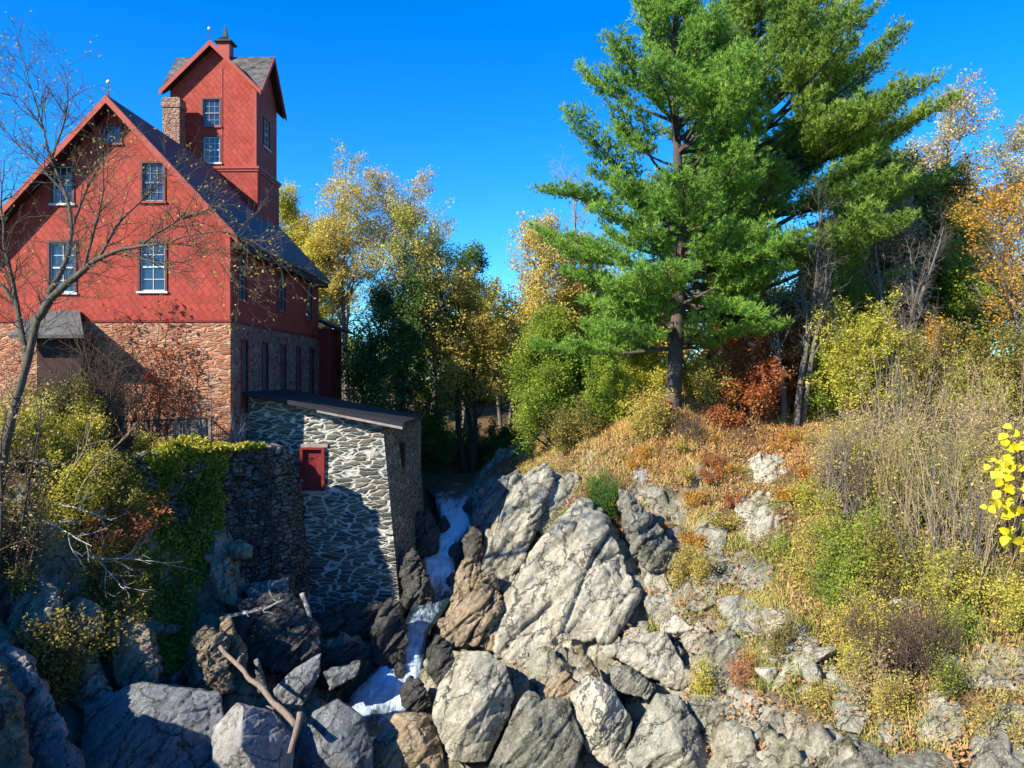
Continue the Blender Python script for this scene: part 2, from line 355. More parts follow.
    G = [(.11,.10,.07),(.27,.25,.185),(.43,.40,.305),(.58,.545,.43)]
    M['rock'] = m_rock('pale_grey_schist', G, (.50,.52,.42), .55, sf=.35)
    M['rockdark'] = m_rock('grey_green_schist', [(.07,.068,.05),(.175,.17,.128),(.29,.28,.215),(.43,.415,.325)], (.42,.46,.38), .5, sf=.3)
    M['rockbrown'] = m_rock('brown_stained_schist', [(.09,.065,.04),(.20,.145,.085),(.30,.23,.14),(.40,.36,.27)], (.5,.48,.38), .4, sf=.5)
    M['rockblue'] = m_rock('cool_grey_boulder', [(.06,.066,.07),(.12,.13,.135),(.19,.20,.205),(.27,.28,.285)], (.36,.38,.37), .3, sf=.12)
    M['rockpale'] = m_rock('pale_boulder', [(.14,.135,.13),(.22,.215,.205),(.31,.30,.29),(.40,.39,.37)], (.55,.55,.5), .3, sf=.15)
    M['rocktan'] = m_rock('tan_bank_rock', [(.11,.085,.055),(.22,.175,.115),(.33,.28,.20),(.40,.37,.30)], (.45,.46,.36), .35, sf=.3)
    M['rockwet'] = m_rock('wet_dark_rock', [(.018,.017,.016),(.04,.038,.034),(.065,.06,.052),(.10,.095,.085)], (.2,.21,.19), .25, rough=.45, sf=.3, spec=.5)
    # ground sheet: leaf-littered soil, bare rock where it is steep or in the gorge
    t = NT('gorge_ground'); p = t.pos(); a = t.n('ShaderNodeAttribute', attribute_name='tint').outputs['Fac']
    n1 = t.noise(p, .6, 6, .7); n2 = t.noise(p, 5, 6, .75); n3 = t.noise(t.map(p, (1,1,4), (0,R(-35),R(20))), 1.1, 7, .7, .5)
    soil = t.ramp(n2, [(.3, (.035,.024,.015)), (.5, (.11,.065,.03)), (.7, (.24,.13,.05))])
    soil = t.mix(t.ramp(n1, [(.5, 0), (.62, .6)]), soil, (.10,.10,.03))
    rk, rh = rock_nodes(t, G, (.45,.47,.37), .5, (0,R(58),R(15)), (.12,.11,.03), (.12,.08,.04), .5)
    col = t.mix(a, soil, rk)
    M['ground'] = t.done(col, .9, t.bump(t.math('ADD', n2, t.math('MULTIPLY', rh, a)), 1.0, .12), 0, .2)
    # water: dark glossy stream, white where it breaks
    t = NT('stream_water'); p = t.pos(); a = t.n('ShaderNodeAttribute', attribute_name='tint').outputs['Fac']
    st = t.noise(t.map(p, (6.5,.8,1.2)), 1.9, 7, .78, .6); rp = t.noise(p, 2.2, 5, .6, .5)
    fo = t.math('ADD', t.math('MULTIPLY', t.math('SUBTRACT', st, .5), 1.5), a)
    fo = t.ramp(fo, [(.42, 0), (.62, .45), (.95, 1)])
    col = t.mix(fo, (.015,.032,.045), (.60,.73,.85))
    rg = t.math('ADD', t.math('MULTIPLY', fo, .55), .07)
    M['water'] = t.done(col, rg, t.bump(t.math('ADD', rp, t.math('MULTIPLY', st, .8)), .6, .10), 0, .5)
mats()
# ---------------------------------------------------------------- camera, sun, sky
cam = bpy.data.cameras.new('camera'); co = bpy.data.objects.new('camera', cam); COL.objects.link(co)
cam.sensor_width = 36; cam.lens = F*36/1024; cam.clip_end = 6000; cam.clip_start = .1
cam.shift_y = -(384-HY)/1024
co.rotation_euler = (R(90), 0, 0); scene.camera = co
AZ, EL = R(53), R(33)                       # light travels AZ to the right of straight ahead
ldir = Vector((math.sin(AZ)*math.cos(EL), math.cos(AZ)*math.cos(EL), -math.sin(EL)))
sun = bpy.data.lights.new('sun', 'SUN'); so = bpy.data.objects.new('sun', sun); COL.objects.link(so)
sun.energy = 5.0; sun.angle = R(.53); sun.color = (1, .92, .78)
so.rotation_euler = ldir.to_track_quat('-Z', 'Y').to_euler()
w = bpy.data.worlds.new('World'); scene.world = w; w.use_nodes = True; nt = w.node_tree
sky = nt.nodes.new('ShaderNodeTexSky'); sky.sky_type = 'NISHITA'; sky.sun_disc = False
sky.sun_elevation = EL; sky.sun_rotation = math.atan2(-ldir.x, -ldir.y) % (2*math.pi)
sky.altitude = 300; sky.air_density = 1.0; sky.dust_density = .15; sky.ozone_density = 3.0
hs = nt.nodes.new('ShaderNodeHueSaturation'); hs.inputs['Saturation'].default_value = 1.45; hs.inputs['Hue'].default_value = .5
bg = nt.nodes['Background']; bg.inputs[1].default_value = .11
mc = nt.nodes.new('ShaderNodeMix'); mc.data_type = 'RGBA'; mc.blend_type = 'MULTIPLY'; mc.inputs[0].default_value = 1; mc.inputs[7].default_value = (.42,.88,1.16,1)
nt.links.new(sky.outputs[0], hs.inputs['Color']); nt.links.new(hs.outputs[0], mc.inputs[6]); nt.links.new(mc.outputs[2], bg.inputs[0])
scene.view_settings.view_transform = 'Standard'; scene.view_settings.look = 'None'
scene.view_settings.exposure = 1.15; scene.view_settings.gamma = 1
scene.cycles.max_bounces = 5; scene.cycles.diffuse_bounces = 3; scene.cycles.transparent_max_bounces = 4
scene.cycles.use_denoising = True; scene.cycles.sample_clamp_indirect = 6

# ---------------------------------------------------------------- terrain
CT = np.array([
 # stream bed
 (-5.5,8,-13.6),(-5,20,-13.5),(-5.1,28,-13.3),(-4.7,31.5,-12.7),(-4.1,33.6,-11.8),(-3.8,37,-11.2),(-3.5,39.5,-10.8),(-3.3,42,-9.3),(-3.2,45,-7.9),(-3.2,50,-7.5),(-3,58,-7.5),(-2.6,63,-7.3),
 (-1.4,67,-5.6),(-1,72,-4.2),(-5,64,-6.2),(-7,68,-4.6),(-5.5,55,-6.2),(-8,56,-4),(-9,62,-4),(2,60,-4.2),(-.5,60,-6.4),
 # left toe, face, yard
 (-10,14,-12.4),(-9.5,23,-12.4),(-9.3,28,-12),(-8,31,-11.6),(-7,33.8,-11.4),(-6,36,-11.3),(-5.6,40,-10.5),(-5.4,44,-8.4),(-5,48,-7),
 (-12.4,22,-11.2),(-12.4,26,-10.4),(-11,29.5,-10.8),(-9.7,32.4,-10.6),(-8.6,34.4,-11),(-9.1,35.4,-10.6),(-9.2,36.5,-10.6),(-8,36.5,-11.2),(-10.4,33.3,-9.8),
 (-14.6,22,-9.0),(-15.2,25.5,-7.8),(-13.6,28.2,-8.0),(-12,30.6,-9.4),
 (-16.2,18,-6),(-16.6,22,-4.9),(-17.8,24.5,-4.2),(-17.3,28,-3.2),(-15.6,31.2,-2.95),(-13.2,34,-2.95),(-10.5,36,-2.95),(-11.5,42,-2.95),(-12,50,-3),
 (-15,10,-3.2),(-17,14,-3),(-20,20,-3),(-22,30,-3),(-30,30,-3),(-25,40,-3),(-18,36,-3),(-18,55,-3),(-11.2,35.0,-3.2),(-10.6,36.6,-3.3),(-12.6,33.6,-3.1),(-14.2,12,-6),(-12.5,13,-11),
 (-12,60,-3.3),(-20,70,-3),(-10,78,-3.4),(-30,90,-2.5),(-50,60,-2),(-50,20,-2),
 # right of the stream
 (-2.4,30.5,-10.9),(-2,33,-10.2),(-2.2,36,-10.4),(-1.8,39,-9.6),(-1.5,42,-7.6),(-1.3,46,-5.6),(-.6,50,-4.6),
 (-.6,26.8,-10.4),(-1.2,23.6,-11.4),(-2.5,26,-12.3),(-2.6,20,-13),(.6,31,-9.3),(.3,35.5,-7.6),(.5,38.5,-5.9),(1.7,41,-4.5),(3,36,-4.6),
 (2.1,33.5,-6.4),(4.4,33,-5.6),(1.7,29.5,-9.3),(3.8,29.5,-8.3),(2.0,25,-11),(4.3,26,-9.9),(2.5,22.3,-12.2),(5.2,22,-11.2),(6.1,26,-8.9),(5.5,29.5,-7.6),
 (7.3,31.5,-5.6),(6.2,34,-4.0),(8.5,20.3,-9.4),(8.3,23,-8.5),(8.6,26,-7.3),(11.3,18.5,-8.8),(12.8,21,-7.5),(10.1,24,-7.7),(10.4,31,-4.8),(10.2,28,-6.2),
 (10.9,35,-3.2),(14.2,39.5,-1.5),(12.2,40,-1.5),(7.8,38,-1.1),(5.4,39,-2.4),(4.2,38,-3.0),(13,27,-6.0),(16,33,-3.1),(18.9,31,-3.0),(16,26,-5.9),(23,38,-1.2),(17,22,-6.6),
 (8,44,-.7),(5,44,-1.9),(2.4,46,-3.6),(14,46,-.7),(20,50,0),(3,54,-2.6),(8,55,-1),(30,60,1),(12,70,-.6),(25,25,-4),(30,40,-.5),(40,30,-1),(20,16,-6.5),
 (4,12,-9.5),(7,14,-8.5),(12,13,-7.5),(6,8,-6.5),(12,8,-5),(20,6,-3.5),(4.8,6.5,-6),(-5,2,-13.5),(-13,4,-3),(0,5,-12),(10,80,-1),(0,90,-2),(60,80,2),(60,30,1),
 (-250,300,-3),(250,300,-3),(0,300,-3),(-250,-50,-3),(250,-50,-3),(-60,-60,-3),(60,-60,-3),(0,-60,-5),(0,1000,-5),(-1000,1000,-5),(1000,1000,-5),(1000,-200,-5),(-1000,-200,-5)], float)
def _rbf():
    X = CT[:,:2]; n = len(X)
    D = np.sqrt(((X[:,None]-X[None])**2).sum(-1)+.15)
    A = np.zeros((n+1, n+1)); A[:n,:n] = D; A[:n,n] = 1; A[n,:n] = 1
    return np.linalg.solve(A, np.append(CT[:,2], 0))
_W = _rbf()
def g0(x, y):
    x = np.asarray(x, float).ravel(); y = np.asarray(y, float).ravel(); out = np.empty(len(x))
    for i in range(0, len(x), 20000):
        q = np.stack([x[i:i+20000], y[i:i+20000]], 1)
        out[i:i+20000] = np.sqrt(((q[:,None]-CT[None,:,:2])**2).sum(-1)+.15) @ _W[:-1] + _W[-1]
    yard = (x < -8.3) & (x > -16) & (y > 32) & (y < 46)
    return np.where(yard, np.minimum(out, -3.02), out)
def gz(x, y):
    return float(g0([x], [y])[0])
def sstep(a, b, x): t = np.clip((x-a)/(b-a), 0, 1); return t*t*(3-2*t)
def rockmask(x, y, z):
    """1 where the ground is bare rock: the gorge and steep faces"""
    e = .5; gx = (g0(x+e, y)-g0(x-e, y)); gy = (g0(x, y+e)-g0(x, y-e)); sl = np.hypot(gx, gy)
    n = fbm(np.stack([x*.5, y*.5, z*.5], 1), 4, 5)
    near = (y > 12) & (y < 62) & (np.abs(x) < 40)
    ledge = sstep(8, 5.5, x+n*3)*sstep(32.5, 30.0, y+n*2.5)*sstep(-3, -1, x)
    return np.where(near, np.clip(sstep(.75, 1.15, sl+n*.5)+sstep(-9.0, -9.8, z+n*.8)+ledge*sstep(-.35, -.05, n), 0, 1), 0)
def terrain():
    dx = .17
    xs = np.concatenate([[-1500,-700,-350,-180,-110,-75,-55,-44,-38,-33,-30], np.arange(-28, 26, dx), [28,30,34,40,48,60,80,120,200,380,700,1500]])
    ys = np.concatenate([[-300,-100,-40,-15,-5,0,4,8,11], np.arange(13, 52, dx), np.arange(52, 75, .5), [77,80,84,90,100,120,150,200,300,500,900,1600,3000]])
    Xg, Yg = np.meshgrid(xs, ys); x = Xg.ravel(); y = Yg.ravel(); z = g0(x, y)
    rm = rockmask(x, y, z)*(1-sstep(-9.2, -9.8, x)*sstep(-4.4, -3.4, z))
    p = np.stack([x, y, z], 1)
    dense = sstep(60, 50, y)*sstep(11, 14, y)*sstep(30, 25, np.abs(x))
    q = p @ np.array([[.85,.2,-.5],[-.3,.95,0],[.45,.15,.85]]).T*np.array([.5,.6,1.1])
    f1, f2, cid = worley(q+fbm(p*.8, 3, 2)[:,None]*.35, 3)
    h1, h2, hid = worley(q*2.6+fbm(p*2., 3, 6)[:,None]*.3, 23)
    dz = rm*(.55*(hid-.5)-.20*np.exp(-(h2-h1)/.07)) + rm*(1.25*(cid-.5)+.35*fbm(p*1.1, 4, 9)-.35*np.exp(-(f2-f1)/.06)) + (1-rm)*(.22*fbm(p*.5, 3, 4)+.07*fbm(p*2.5, 3, 6))
    z = z+dz*dense
    n, m = len(ys), len(xs); i = np.arange(n-1)[:,None]*m; j = np.arange(m-1)[None]
    Fq = np.stack([i+j, i+j+1, i+m+j+1, i+m+j], -1).reshape(-1, 4)
    me = make_mesh('ground', np.stack([x, y, z], 1), [Fq], rm, True)
    return tag(link('ground', me, M['ground']), kind='structure')
terrain()
def hitY(px, py, a=12., b=70.):
    Y = np.arange(a, b, .1); z = g0((px-512)/F*Y, Y); k = np.nonzero((HY-py)/F*Y <= z)[0]
    return float(Y[k[0]]) if len(k) else None

# ---------------------------------------------------------------- stream
def stream():
    # px, py, depth, half width (m), foam
    S = [(395,768,24.0,2.34,.1),(385,735,27.5,1.98,.25),(378,706,29.9,1.08,.85),(394,680,31.1,0.83,1.0),(407,652,32.4,0.54,1.0),(414,634,33.2,0.40,.75),(421,622,34.6,0.50,.6),(430,604,36.6,0.60,.5),(437,586,38.6,0.75,.6),
         (441,572,39.4,0.62,.95),(437,557,40.5,0.60,1.0),(446,541,41.5,0.58,1.0),(458,526,42.6,0.60,.95),(453,511,43.9,0.62,.9),(454,498,45.3,0.80,.6),
         (460,489,48.5,1.53,.3),(464,481,53.0,1.80,.25),(470,474,58.5,2.16,.2),(474,468,64,2.34,.1)]
    c = np.array([P(a, b, Y) for a, b, Y, _, _ in S]); hw = np.array([s[3] for s in S]); fo = np.array([s[4] for s in S])
    L = np.concatenate([[0], np.cumsum(np.linalg.norm(np.diff(c, axis=0), axis=1))])
    t = np.arange(0, L[-1], .11); C = np.stack([np.interp(t, L, c[:,k]) for k in range(3)], 1); H = np.interp(t, L, hw); Fo = np.interp(t, L, fo)
    k = np.ones(9)/9
    for a in range(3): C[4:-4,a] = np.convolve(C[:,a], k, 'valid')
    T = np.gradient(C, axis=0); T[:,2] = 0; T /= np.linalg.norm(T, axis=1, keepdims=True); Nn = np.stack([T[:,1], -T[:,0], T[:,0]*0], 1)
    u = np.linspace(-1, 1, 33); ex = 1.35
    V = C[:,None]+Nn[:,None]*(u[None,:,None]*H[:,None,None]*ex)
    f = .92*Fo[:,None]*np.clip(1.3-np.abs(u[None])**2*1.0, 0, 1)
    Vf = V.reshape(-1,3); ff = f.ravel()
    ff = ff+.42*fbm(Vf*np.array([2.6,.7,.9]), 4, 8)
    d = ff.clip(0, 1)*(.16*fbm(Vf*2.2, 4, 1)+.10*fbm(Vf*6, 3, 2))+.02*fbm(Vf*2, 3, 3)
    Vf = Vf.copy(); Vf[:,2] += d; Vf[:,2] += np.repeat(np.clip(Fo, 0, 1), 33)*.10*(1-np.tile(u, len(C))**2)
    n, m = len(C), 33; i = np.arange(n-1)[:,None]*m; j = np.arange(m-1)[None]
    Fq = np.stack([i+j, i+j+1, i+m+j+1, i+m+j], -1).reshape(-1, 4)
    tag(link('stream_water', make_mesh('stream_water', Vf, [Fq], np.clip(ff, 0, 1), True), M['water']), kind='structure')
stream()
# ---------------------------------------------------------------- the red mill
def wmap(axis, plane):
    if axis == 'f': return lambda a, z, c: (a, plane-c, z)
    return lambda a, z, c: (plane+c, a, z)
def window(par, axis, plane, a0, a1, z0, z1, cols=3, rows=2, sash='greysash', casing='casing', label=None):
    f = wmap(axis, plane)
    def bx(mb, a, b, c, d, e, g): mb.box2(f(a, c, e), f(b, d, g))
    k = .10
    m = MB(); bx(m, a0-k, a0, z0, z1+k, -.10, .045); bx(m, a1, a1+k, z0, z1+k, -.10, .045); bx(m, a0, a1, z1, z1+k, -.10, .045)
    o = put('window', m, M[casing], par)
    if label: o['label'] = label
    m = MB(); bx(m, a0-k-.04, a1+k+.04, z0-.09, z0-.002, -.10, .09); s = put('sill', m, M['redtrim' if sash != 'white' else 'white'], o)
    m = MB(); t = .055; zm = (z0+z1)/2
    bx(m, a0, a0+t, z0, z1, -.14, -.05); bx(m, a1-t, a1, z0, z1, -.14, -.05)
    bx(m, a0+t, a1-t, z0, z0+t*1.3, -.14, -.05); bx(m, a0+t, a1-t, z1-t, z1, -.14, -.05)
    if rows > 1: bx(m, a0+t, a1-t, zm-.035, zm+.035, -.14, -.04)
    zz = np.linspace(z0, z1, rows*2+1)
    for i in range(1, cols): x = a0+(a1-a0)*i/cols; bx(m, x-.014, x+.014, z0+t, z1-t, -.13, -.07)
    for j, z in enumerate(zz[1:-1]):
        if rows > 1 and abs(z-zm) < .01: continue
        bx(m, a0+t, a1-t, z-.014, z+.014, -.128, -.072)
    put('sash', m, M[sash], o)
    m = MB(); bx(m, a0+.01, a1-.01, z0+.01, z1-.01, -.125, -.105); put('pane', m, M['glass'], o)
    return o
def hole(axis, plane, a0, a1, z0, z1):
    f = wmap(axis, plane); return f(a0, z0, -.6), f(a1, z1, .3)
def wall(name, mb, mat, par, holes=()):
    V, Fs, T = mb.arr(); me = make_mesh(name, V-np.array(par['_b']), Fs)
    if holes:
        b = np.array(par['_b']); me = booled(me, [(np.array(p)-b, np.array(q)-b) for p, q in holes]); me.name = name
    boxuv(me); o = link(name, me, mat, par); o['_b'] = par['_b']; return o

def mill():
    x0, y0, y1, xl, xr, za, sl = -12.35, 35.0, 50.0, -24.1, -17.45, 12.2, 1.066
    mill = root('mill_building', (x0, y0, -3), 'tall red shingled mill on a reddish stone base, with a gabled tower on its roof', 'mill', rz=R(-1.0))
    zb, zs = -3.4, 2.45
    zr = lambda x: za-.30-abs(x-xr)*sl
    fw = [(-17.95,-17.18,10.3,11.05,2,1,'greysash'),(-16.19,-15.27,7.74,9.41,3,2,'greysash'),(-20.17,-19.3,7.66,9.3,3,2,'white'),(-16.3,-15.2,3.8,5.95,2,2,'white'),(-20.3,-19.2,3.75,5.95,2,2,'white')]
    m = MB().prism([(xl,y0,zs),(x0,y0,zs),(x0,y0,zr(x0)),(xr,y0,zr(xr)),(xl,y0,zr(xl))], (0,.3,0))
    wall('gable_wall', m, M['red'], mill, [hole('f', y0, *q[:4]) for q in fw])
    for q in fw: window(mill, 'f', y0, *q[:4], q[4], q[5], q[6])
    sw = [(36.05,37.05,3.55,5.5),(41.9,43.0,3.55,5.85),(47.2,48.3,3.5,5.85)]
    m = MB().box2((x0-.3, y0+.302, zs), (x0, y1, zr(x0)))
    wall('shingled_side_wall', m, M['red'], mill, [hole('r', x0, *q) for q in sw])
    for q in sw: window(mill, 'r', x0, *q, 2, 2, 'greysash')
    # stone base, a little proud of the shingles
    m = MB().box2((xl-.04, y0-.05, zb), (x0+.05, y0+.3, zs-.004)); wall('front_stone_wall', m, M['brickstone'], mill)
    lo = [(y, y+.75) for y in (36.3, 39.2, 42.2, 45.0, 47.8)]
    m = MB().box2((x0-.3, y0+.302, zb), (x0+.05, y1, zs-.004))
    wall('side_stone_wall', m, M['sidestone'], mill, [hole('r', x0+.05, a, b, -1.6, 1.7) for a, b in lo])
    for a, b in lo:
        f = wmap('r', x0+.05)
        k = MB(); k.box2(f(a-.09, -1.6, -.1), f(a, 1.8, .04)); k.box2(f(b, -1.6, -.1), f(b+.09, 1.8, .04)); k.box2(f(a, 1.7, -.1), f(b, 1.8, .04))
        s = put('shutter_opening', k, M['reddark'], mill)
        k = MB(); n = 3
        for i in range(n): k.box2(f(a+.005+(b-a)*i/n, -1.6, -.13), f(a-.008+(b-a)*(i+1)/n, 1.695, -.05))
        put('shutter', k, M['shutter'], s)
    m = MB().box2((xl,y1-.3,zb),(x0-.302,y1-.004,6.3)); m.prism([(xl,y1-.3,6.302),(x0-.302,y1-.3,6.302),(xr,y1-.3,zr(xr))], (0,.29,0)); wall('rear_wall', m, M['red'], mill)
    m = MB().box2((xl,y0+.302,zb),(xl+.3,y1-.302,6.3)); wall('far_side_wall', m, M['red'], mill)
    # trim: corner boards, water table, frieze
    m = MB(); m.box2((x0-.16,y0-.035,zs+.005),(x0+.032,y0-.001,zr(x0)-.05)); m.box2((x0+.001,y0,zs+.005),(x0+.034,y0+.15,zr(x0)-.1)); put('corner_board', m, M['redtrim'], mill)
    m = MB(); m.box2((xl,y0-.10,zs-.002),(x0+.10,y0-.001,zs+.09)); m.box2((x0+.001,y0,zs-.002),(x0+.10,y1,zs+.09)); put('water_table', m, M['reddark'], mill)
    # roof
    ye, yf, xe, t = y0-.68, y1+.45, .55, .20
    L = xl-xe; E = x0+xe; zt = lambda x: za-abs(x-xr)*sl
    m = MB().prism([(E,ye,zt(E)),(xr,ye,za),(L,ye,zt(L)),(L,ye,zt(L)-t),(xr,ye,za-t),(E,ye,zt(E)-t)], (0,yf-ye,0))
    rf = put('roof', m, M['slate'], mill, uv=False)
    # slate rows need a slope-aligned uv
    me = rf.data; uv = me.uv_layers.new(name='UVMap')
    for lp in me.loops: c = me.vertices[lp.vertex_index].co; uv.data[lp.index].uv = (c.y, c.z*1.4)
    m = MB().prism([(E-.02,ye+.1,zt(E)-t-.004),(xr,ye+.1,za-t-.004),(L+.02,ye+.1,zt(L)-t-.004),(L+.02,ye+.1,zt(L)-t-.04),(xr,ye+.1,za-t-.04),(E-.02,ye+.1,zt(E)-t-.04)], (0,.575,0))
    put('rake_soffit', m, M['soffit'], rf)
    b = .34; m = MB()
    m.prism([(E+.03,ye-.05,zt(E)-.06),(xr,ye-.05,za-.03),(xr,ye-.05,za-.03-b),(E+.03,ye-.05,zt(E)-.06-b)], (0,.048,0))
    m.prism([(L-.03,ye-.05,zt(L)-.06),(xr-.001,ye-.05,za-.03),(xr-.001,ye-.05,za-.03-b),(L-.03,ye-.05,zt(L)-.06-b)], (0,.048,0))
    put('barge_board', m, M['redtrim'], rf)
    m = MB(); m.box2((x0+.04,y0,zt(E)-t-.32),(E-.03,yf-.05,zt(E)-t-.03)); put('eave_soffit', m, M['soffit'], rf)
    # chimney
    m = MB(); m.box2((-19.78,44.75,7.5),(-18.82,45.55,15.2)); m.box2((-19.84,44.69,15.2),(-18.76,45.61,15.45)); m.box2((-19.80,44.73,15.45),(-18.80,45.57,15.75))
    wall('chimney', m, M['chimbrick'], mill)
    # tower
    a0, a1, b0, b1, za2, zb2 = -19.9, -14.92, 46.0, 49.8, 12.07, 7.2
    ca, cb, hx, hy, zt2, drop = (a0+a1)/2, (b0+b1)/2, 2.93, 2.36, 19.25, 2.85
    tw = MB(); zu = zt2-.2
    ze = lambda d, h: zu-d/h*drop
    hw, hd = (a1-a0)/2, (b1-b0)/2
    tws = [(-17.98,-17.02,14.5,16.05),(-17.98,-17.02,12.4,13.9)]
    m = MB().prism([(a0,b0,za2),(a1,b0,za2),(a1,b0,ze(hw,hx)),(ca,b0,zu),(a0,b0,ze(hw,hx))], (0,.25,0))
    tf = wall('tower_front', m, M['red'], mill, [hole('f', b0, *q) for q in tws])
    for q, s in zip(tws, ('greysash', 'white')): window(tf, 'f', b0, *q, 3, 2, s)
    m = MB().prism([(a1,b0+.252,za2),(a1,b1,za2),(a1,b1,ze(hd,hy)),(a1,cb,zu),(a1,b0+.252,ze(hd,hy))], (-.25,0,0))
    ts = wall('tower_side', m, M['red'], mill, [hole('r', a1, 47.35, 48.35, 13.75, 15.4)])
    window(ts, 'r', a1, 47.35, 48.35, 13.75, 15.4, 2, 2, 'white')
    m = MB().prism([(a0,b0+.252,za2),(a0,b1,za2),(a0,b1,ze(hd,hy)),(a0,cb,zu),(a0,b0+.252,ze(hd,hy))], (.25,0,0)); m.prism([(a0+.25,b1-.002,za2),(a1-.25,b1-.002,za2),(a1-.25,b1-.002,ze(hw-.25,hx)),(ca,b1-.002,zu),(a0+.25,b1-.002,ze(hw-.25,hx))], (0,-.25,0))
    wall('tower_rear', m, M['red'], mill)
    m = MB().box2((a0-.12,b0-.12,zb2),(a1+.12,b1+.1,za2-.06)); wall('tower_base', m, M['red'], mill)
    m = MB(); m.box2((a0-.24,b0-.24,za2-.06),(a1+.24,b1+.22,za2+.07)); m.box2((a0-.18,b0-.18,za2-.2),(a1+.18,b1+.16,za2-.062)); put('tower_belt', m, M['redtrim'], mill)
    m = MB(); m.box2((-16.93,b0-.03,za2+.08),(-16.86,b0-.001,17.9)); m.box2((a1-.13,b0-.032,za2+.08),(a1+.03,b0-.001,16.5)); put('tower_corner_board', m, M['redtrim'], tf)
    def rooftop(dz, g=0):
        c = [(ca,cb,zt2+dz)]; ring = []
        for k, (u, v) in enumerate([(0,-1),(1,-1),(1,0),(1,1),(0,1),(-1,1),(-1,0),(-1,-1)]):
            ring.append((ca+u*(hx-g), cb+v*(hy-g), zt2+dz-(drop if u and v else 0)))
        return c+ring
    tv = rooftop(0); bv = rooftop(-.18); n = 9
    tri = [(0, 1+k, 1+(k+1)%8) for k in range(8)]
    m = MB().add(np.array(tv+bv), [np.array(tri), np.array([(9+a, 9+c, 9+b) for a, b, c in tri]), np.array([(1+k, 10+k, 10+(k+1)%8, 1+(k+1)%8) for k in range(8)])])
    tr = put('tower_roof', m, M['slate2'], mill); me = tr.data; uv = me.uv_layers.new(name='UVMap')
    for pl in me.polygons:
        for li in pl.loop_indices:
            c = me.vertices[me.loops[li].vertex_index].co; uv.data[li].uv = ((c.x if abs(pl.normal.y) > abs(pl.normal.x) else c.y), c.z*1.4)
    m = MB()
    for k in (7, 0, 1, 2):
        A = np.array(tv[1+k]); B = np.array(tv[1+(k+1)%8]); o = np.array([0,-.05,0]) if k in (7, 0) else np.array([.05,0,0])
        m.prism([A+o*.1+[0,0,.02], B+o*.1+[0,0,.02], B+o*.1-[0,0,.27], A+o*.1-[0,0,.27]], o)
    put('tower_barge_board', m, M['redtrim'], tr)
    c5 = rooftop(-.186, .1); c6 = rooftop(-.21, .1)
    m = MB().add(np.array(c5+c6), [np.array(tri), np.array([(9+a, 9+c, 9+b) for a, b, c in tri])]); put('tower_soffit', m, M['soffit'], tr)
    # cupola and rods
    m = MB(); m.box2((ca-.36,cb-.36,19.0),(ca+.36,cb+.36,20.02)); cu = put('cupola', m, M['redtrim'], mill)
    m = MB(); m.box2((ca-.52,cb-.52,20.02),(ca+.52,cb+.52,20.12))
    V = [(ca-.44,cb-.44,20.12),(ca+.44,cb-.44,20.12),(ca+.44,cb+.44,20.12),(ca-.44,cb+.44,20.12),(ca-.13,cb-.13,20.42),(ca+.13,cb-.13,20.42),(ca+.13,cb+.13,20.42),(ca-.13,cb+.13,20.42),(ca,cb,21.25)]
    m.add(V, [np.array([(0,1,5,4),(1,2,6,5),(2,3,7,6),(3,0,4,7)]), np.array([(4,5,8),(5,6,8),(6,7,8),(7,4,8)])]); put('spire', m, M['metal'], cu)
    for bx, by, bz, h in ((xr, ye+.2, za, .85), (ca-.05, b0-.45, zt2, .95)):
        m = MB(); m.tube([(bx,by,bz-.05),(bx,by,bz+h)], [.022,.012], 5); rod = put('lightning_rod', m, M['metal'], mill)
        th = np.linspace(0, np.pi, 7); m = MB(); m.tube(np.stack([np.full(7,bx), np.full(7,by), bz+h*.72-.09*np.cos(th)],1), .09*np.sin(th)+.002, 8); put('glass_ball', m, M['whiteball'], rod, smooth=True)
    # porch hood on the gable front, low addition behind
    m = MB(); A = [(-20.7,34.94,2.95),(-18.95,34.94,2.95),(-17.75,33.1,1.8),(-20.9,33.1,1.8)]
    m.prism(A, (0,.03,-.14)); put('porch_roof', m, M['greyroof'], mill)
    m = MB().box2((-20.2,33.9,-3.2),(-18.3,34.94,1.75)); put('porch_wall', m, M['soffit'], mill)
    m = MB().box2((-14.5,y1+.1,-3.4),(-11.6,y1+3,3.1)); wall('rear_addition', m, M['reddark'], mill)
    m = MB().prism([(-14.5,y1-.0,4.6),(-11.0,y1-.0,3.1),(-11.0,y1-.0,2.9),(-14.5,y1-.0,4.4)], (0,3.4,0)); put('rear_addition_roof', m, M['slate'], mill)
    # boarded cellar door behind the railing
    m = MB()
    for i in range(5): m.box2((-14.6+i*.25,y0-.11,-2.95),(-14.37+i*.25,y0-.055,-1.75))
    put('cellar_door', m, M['oldwood'], mill)
mill()

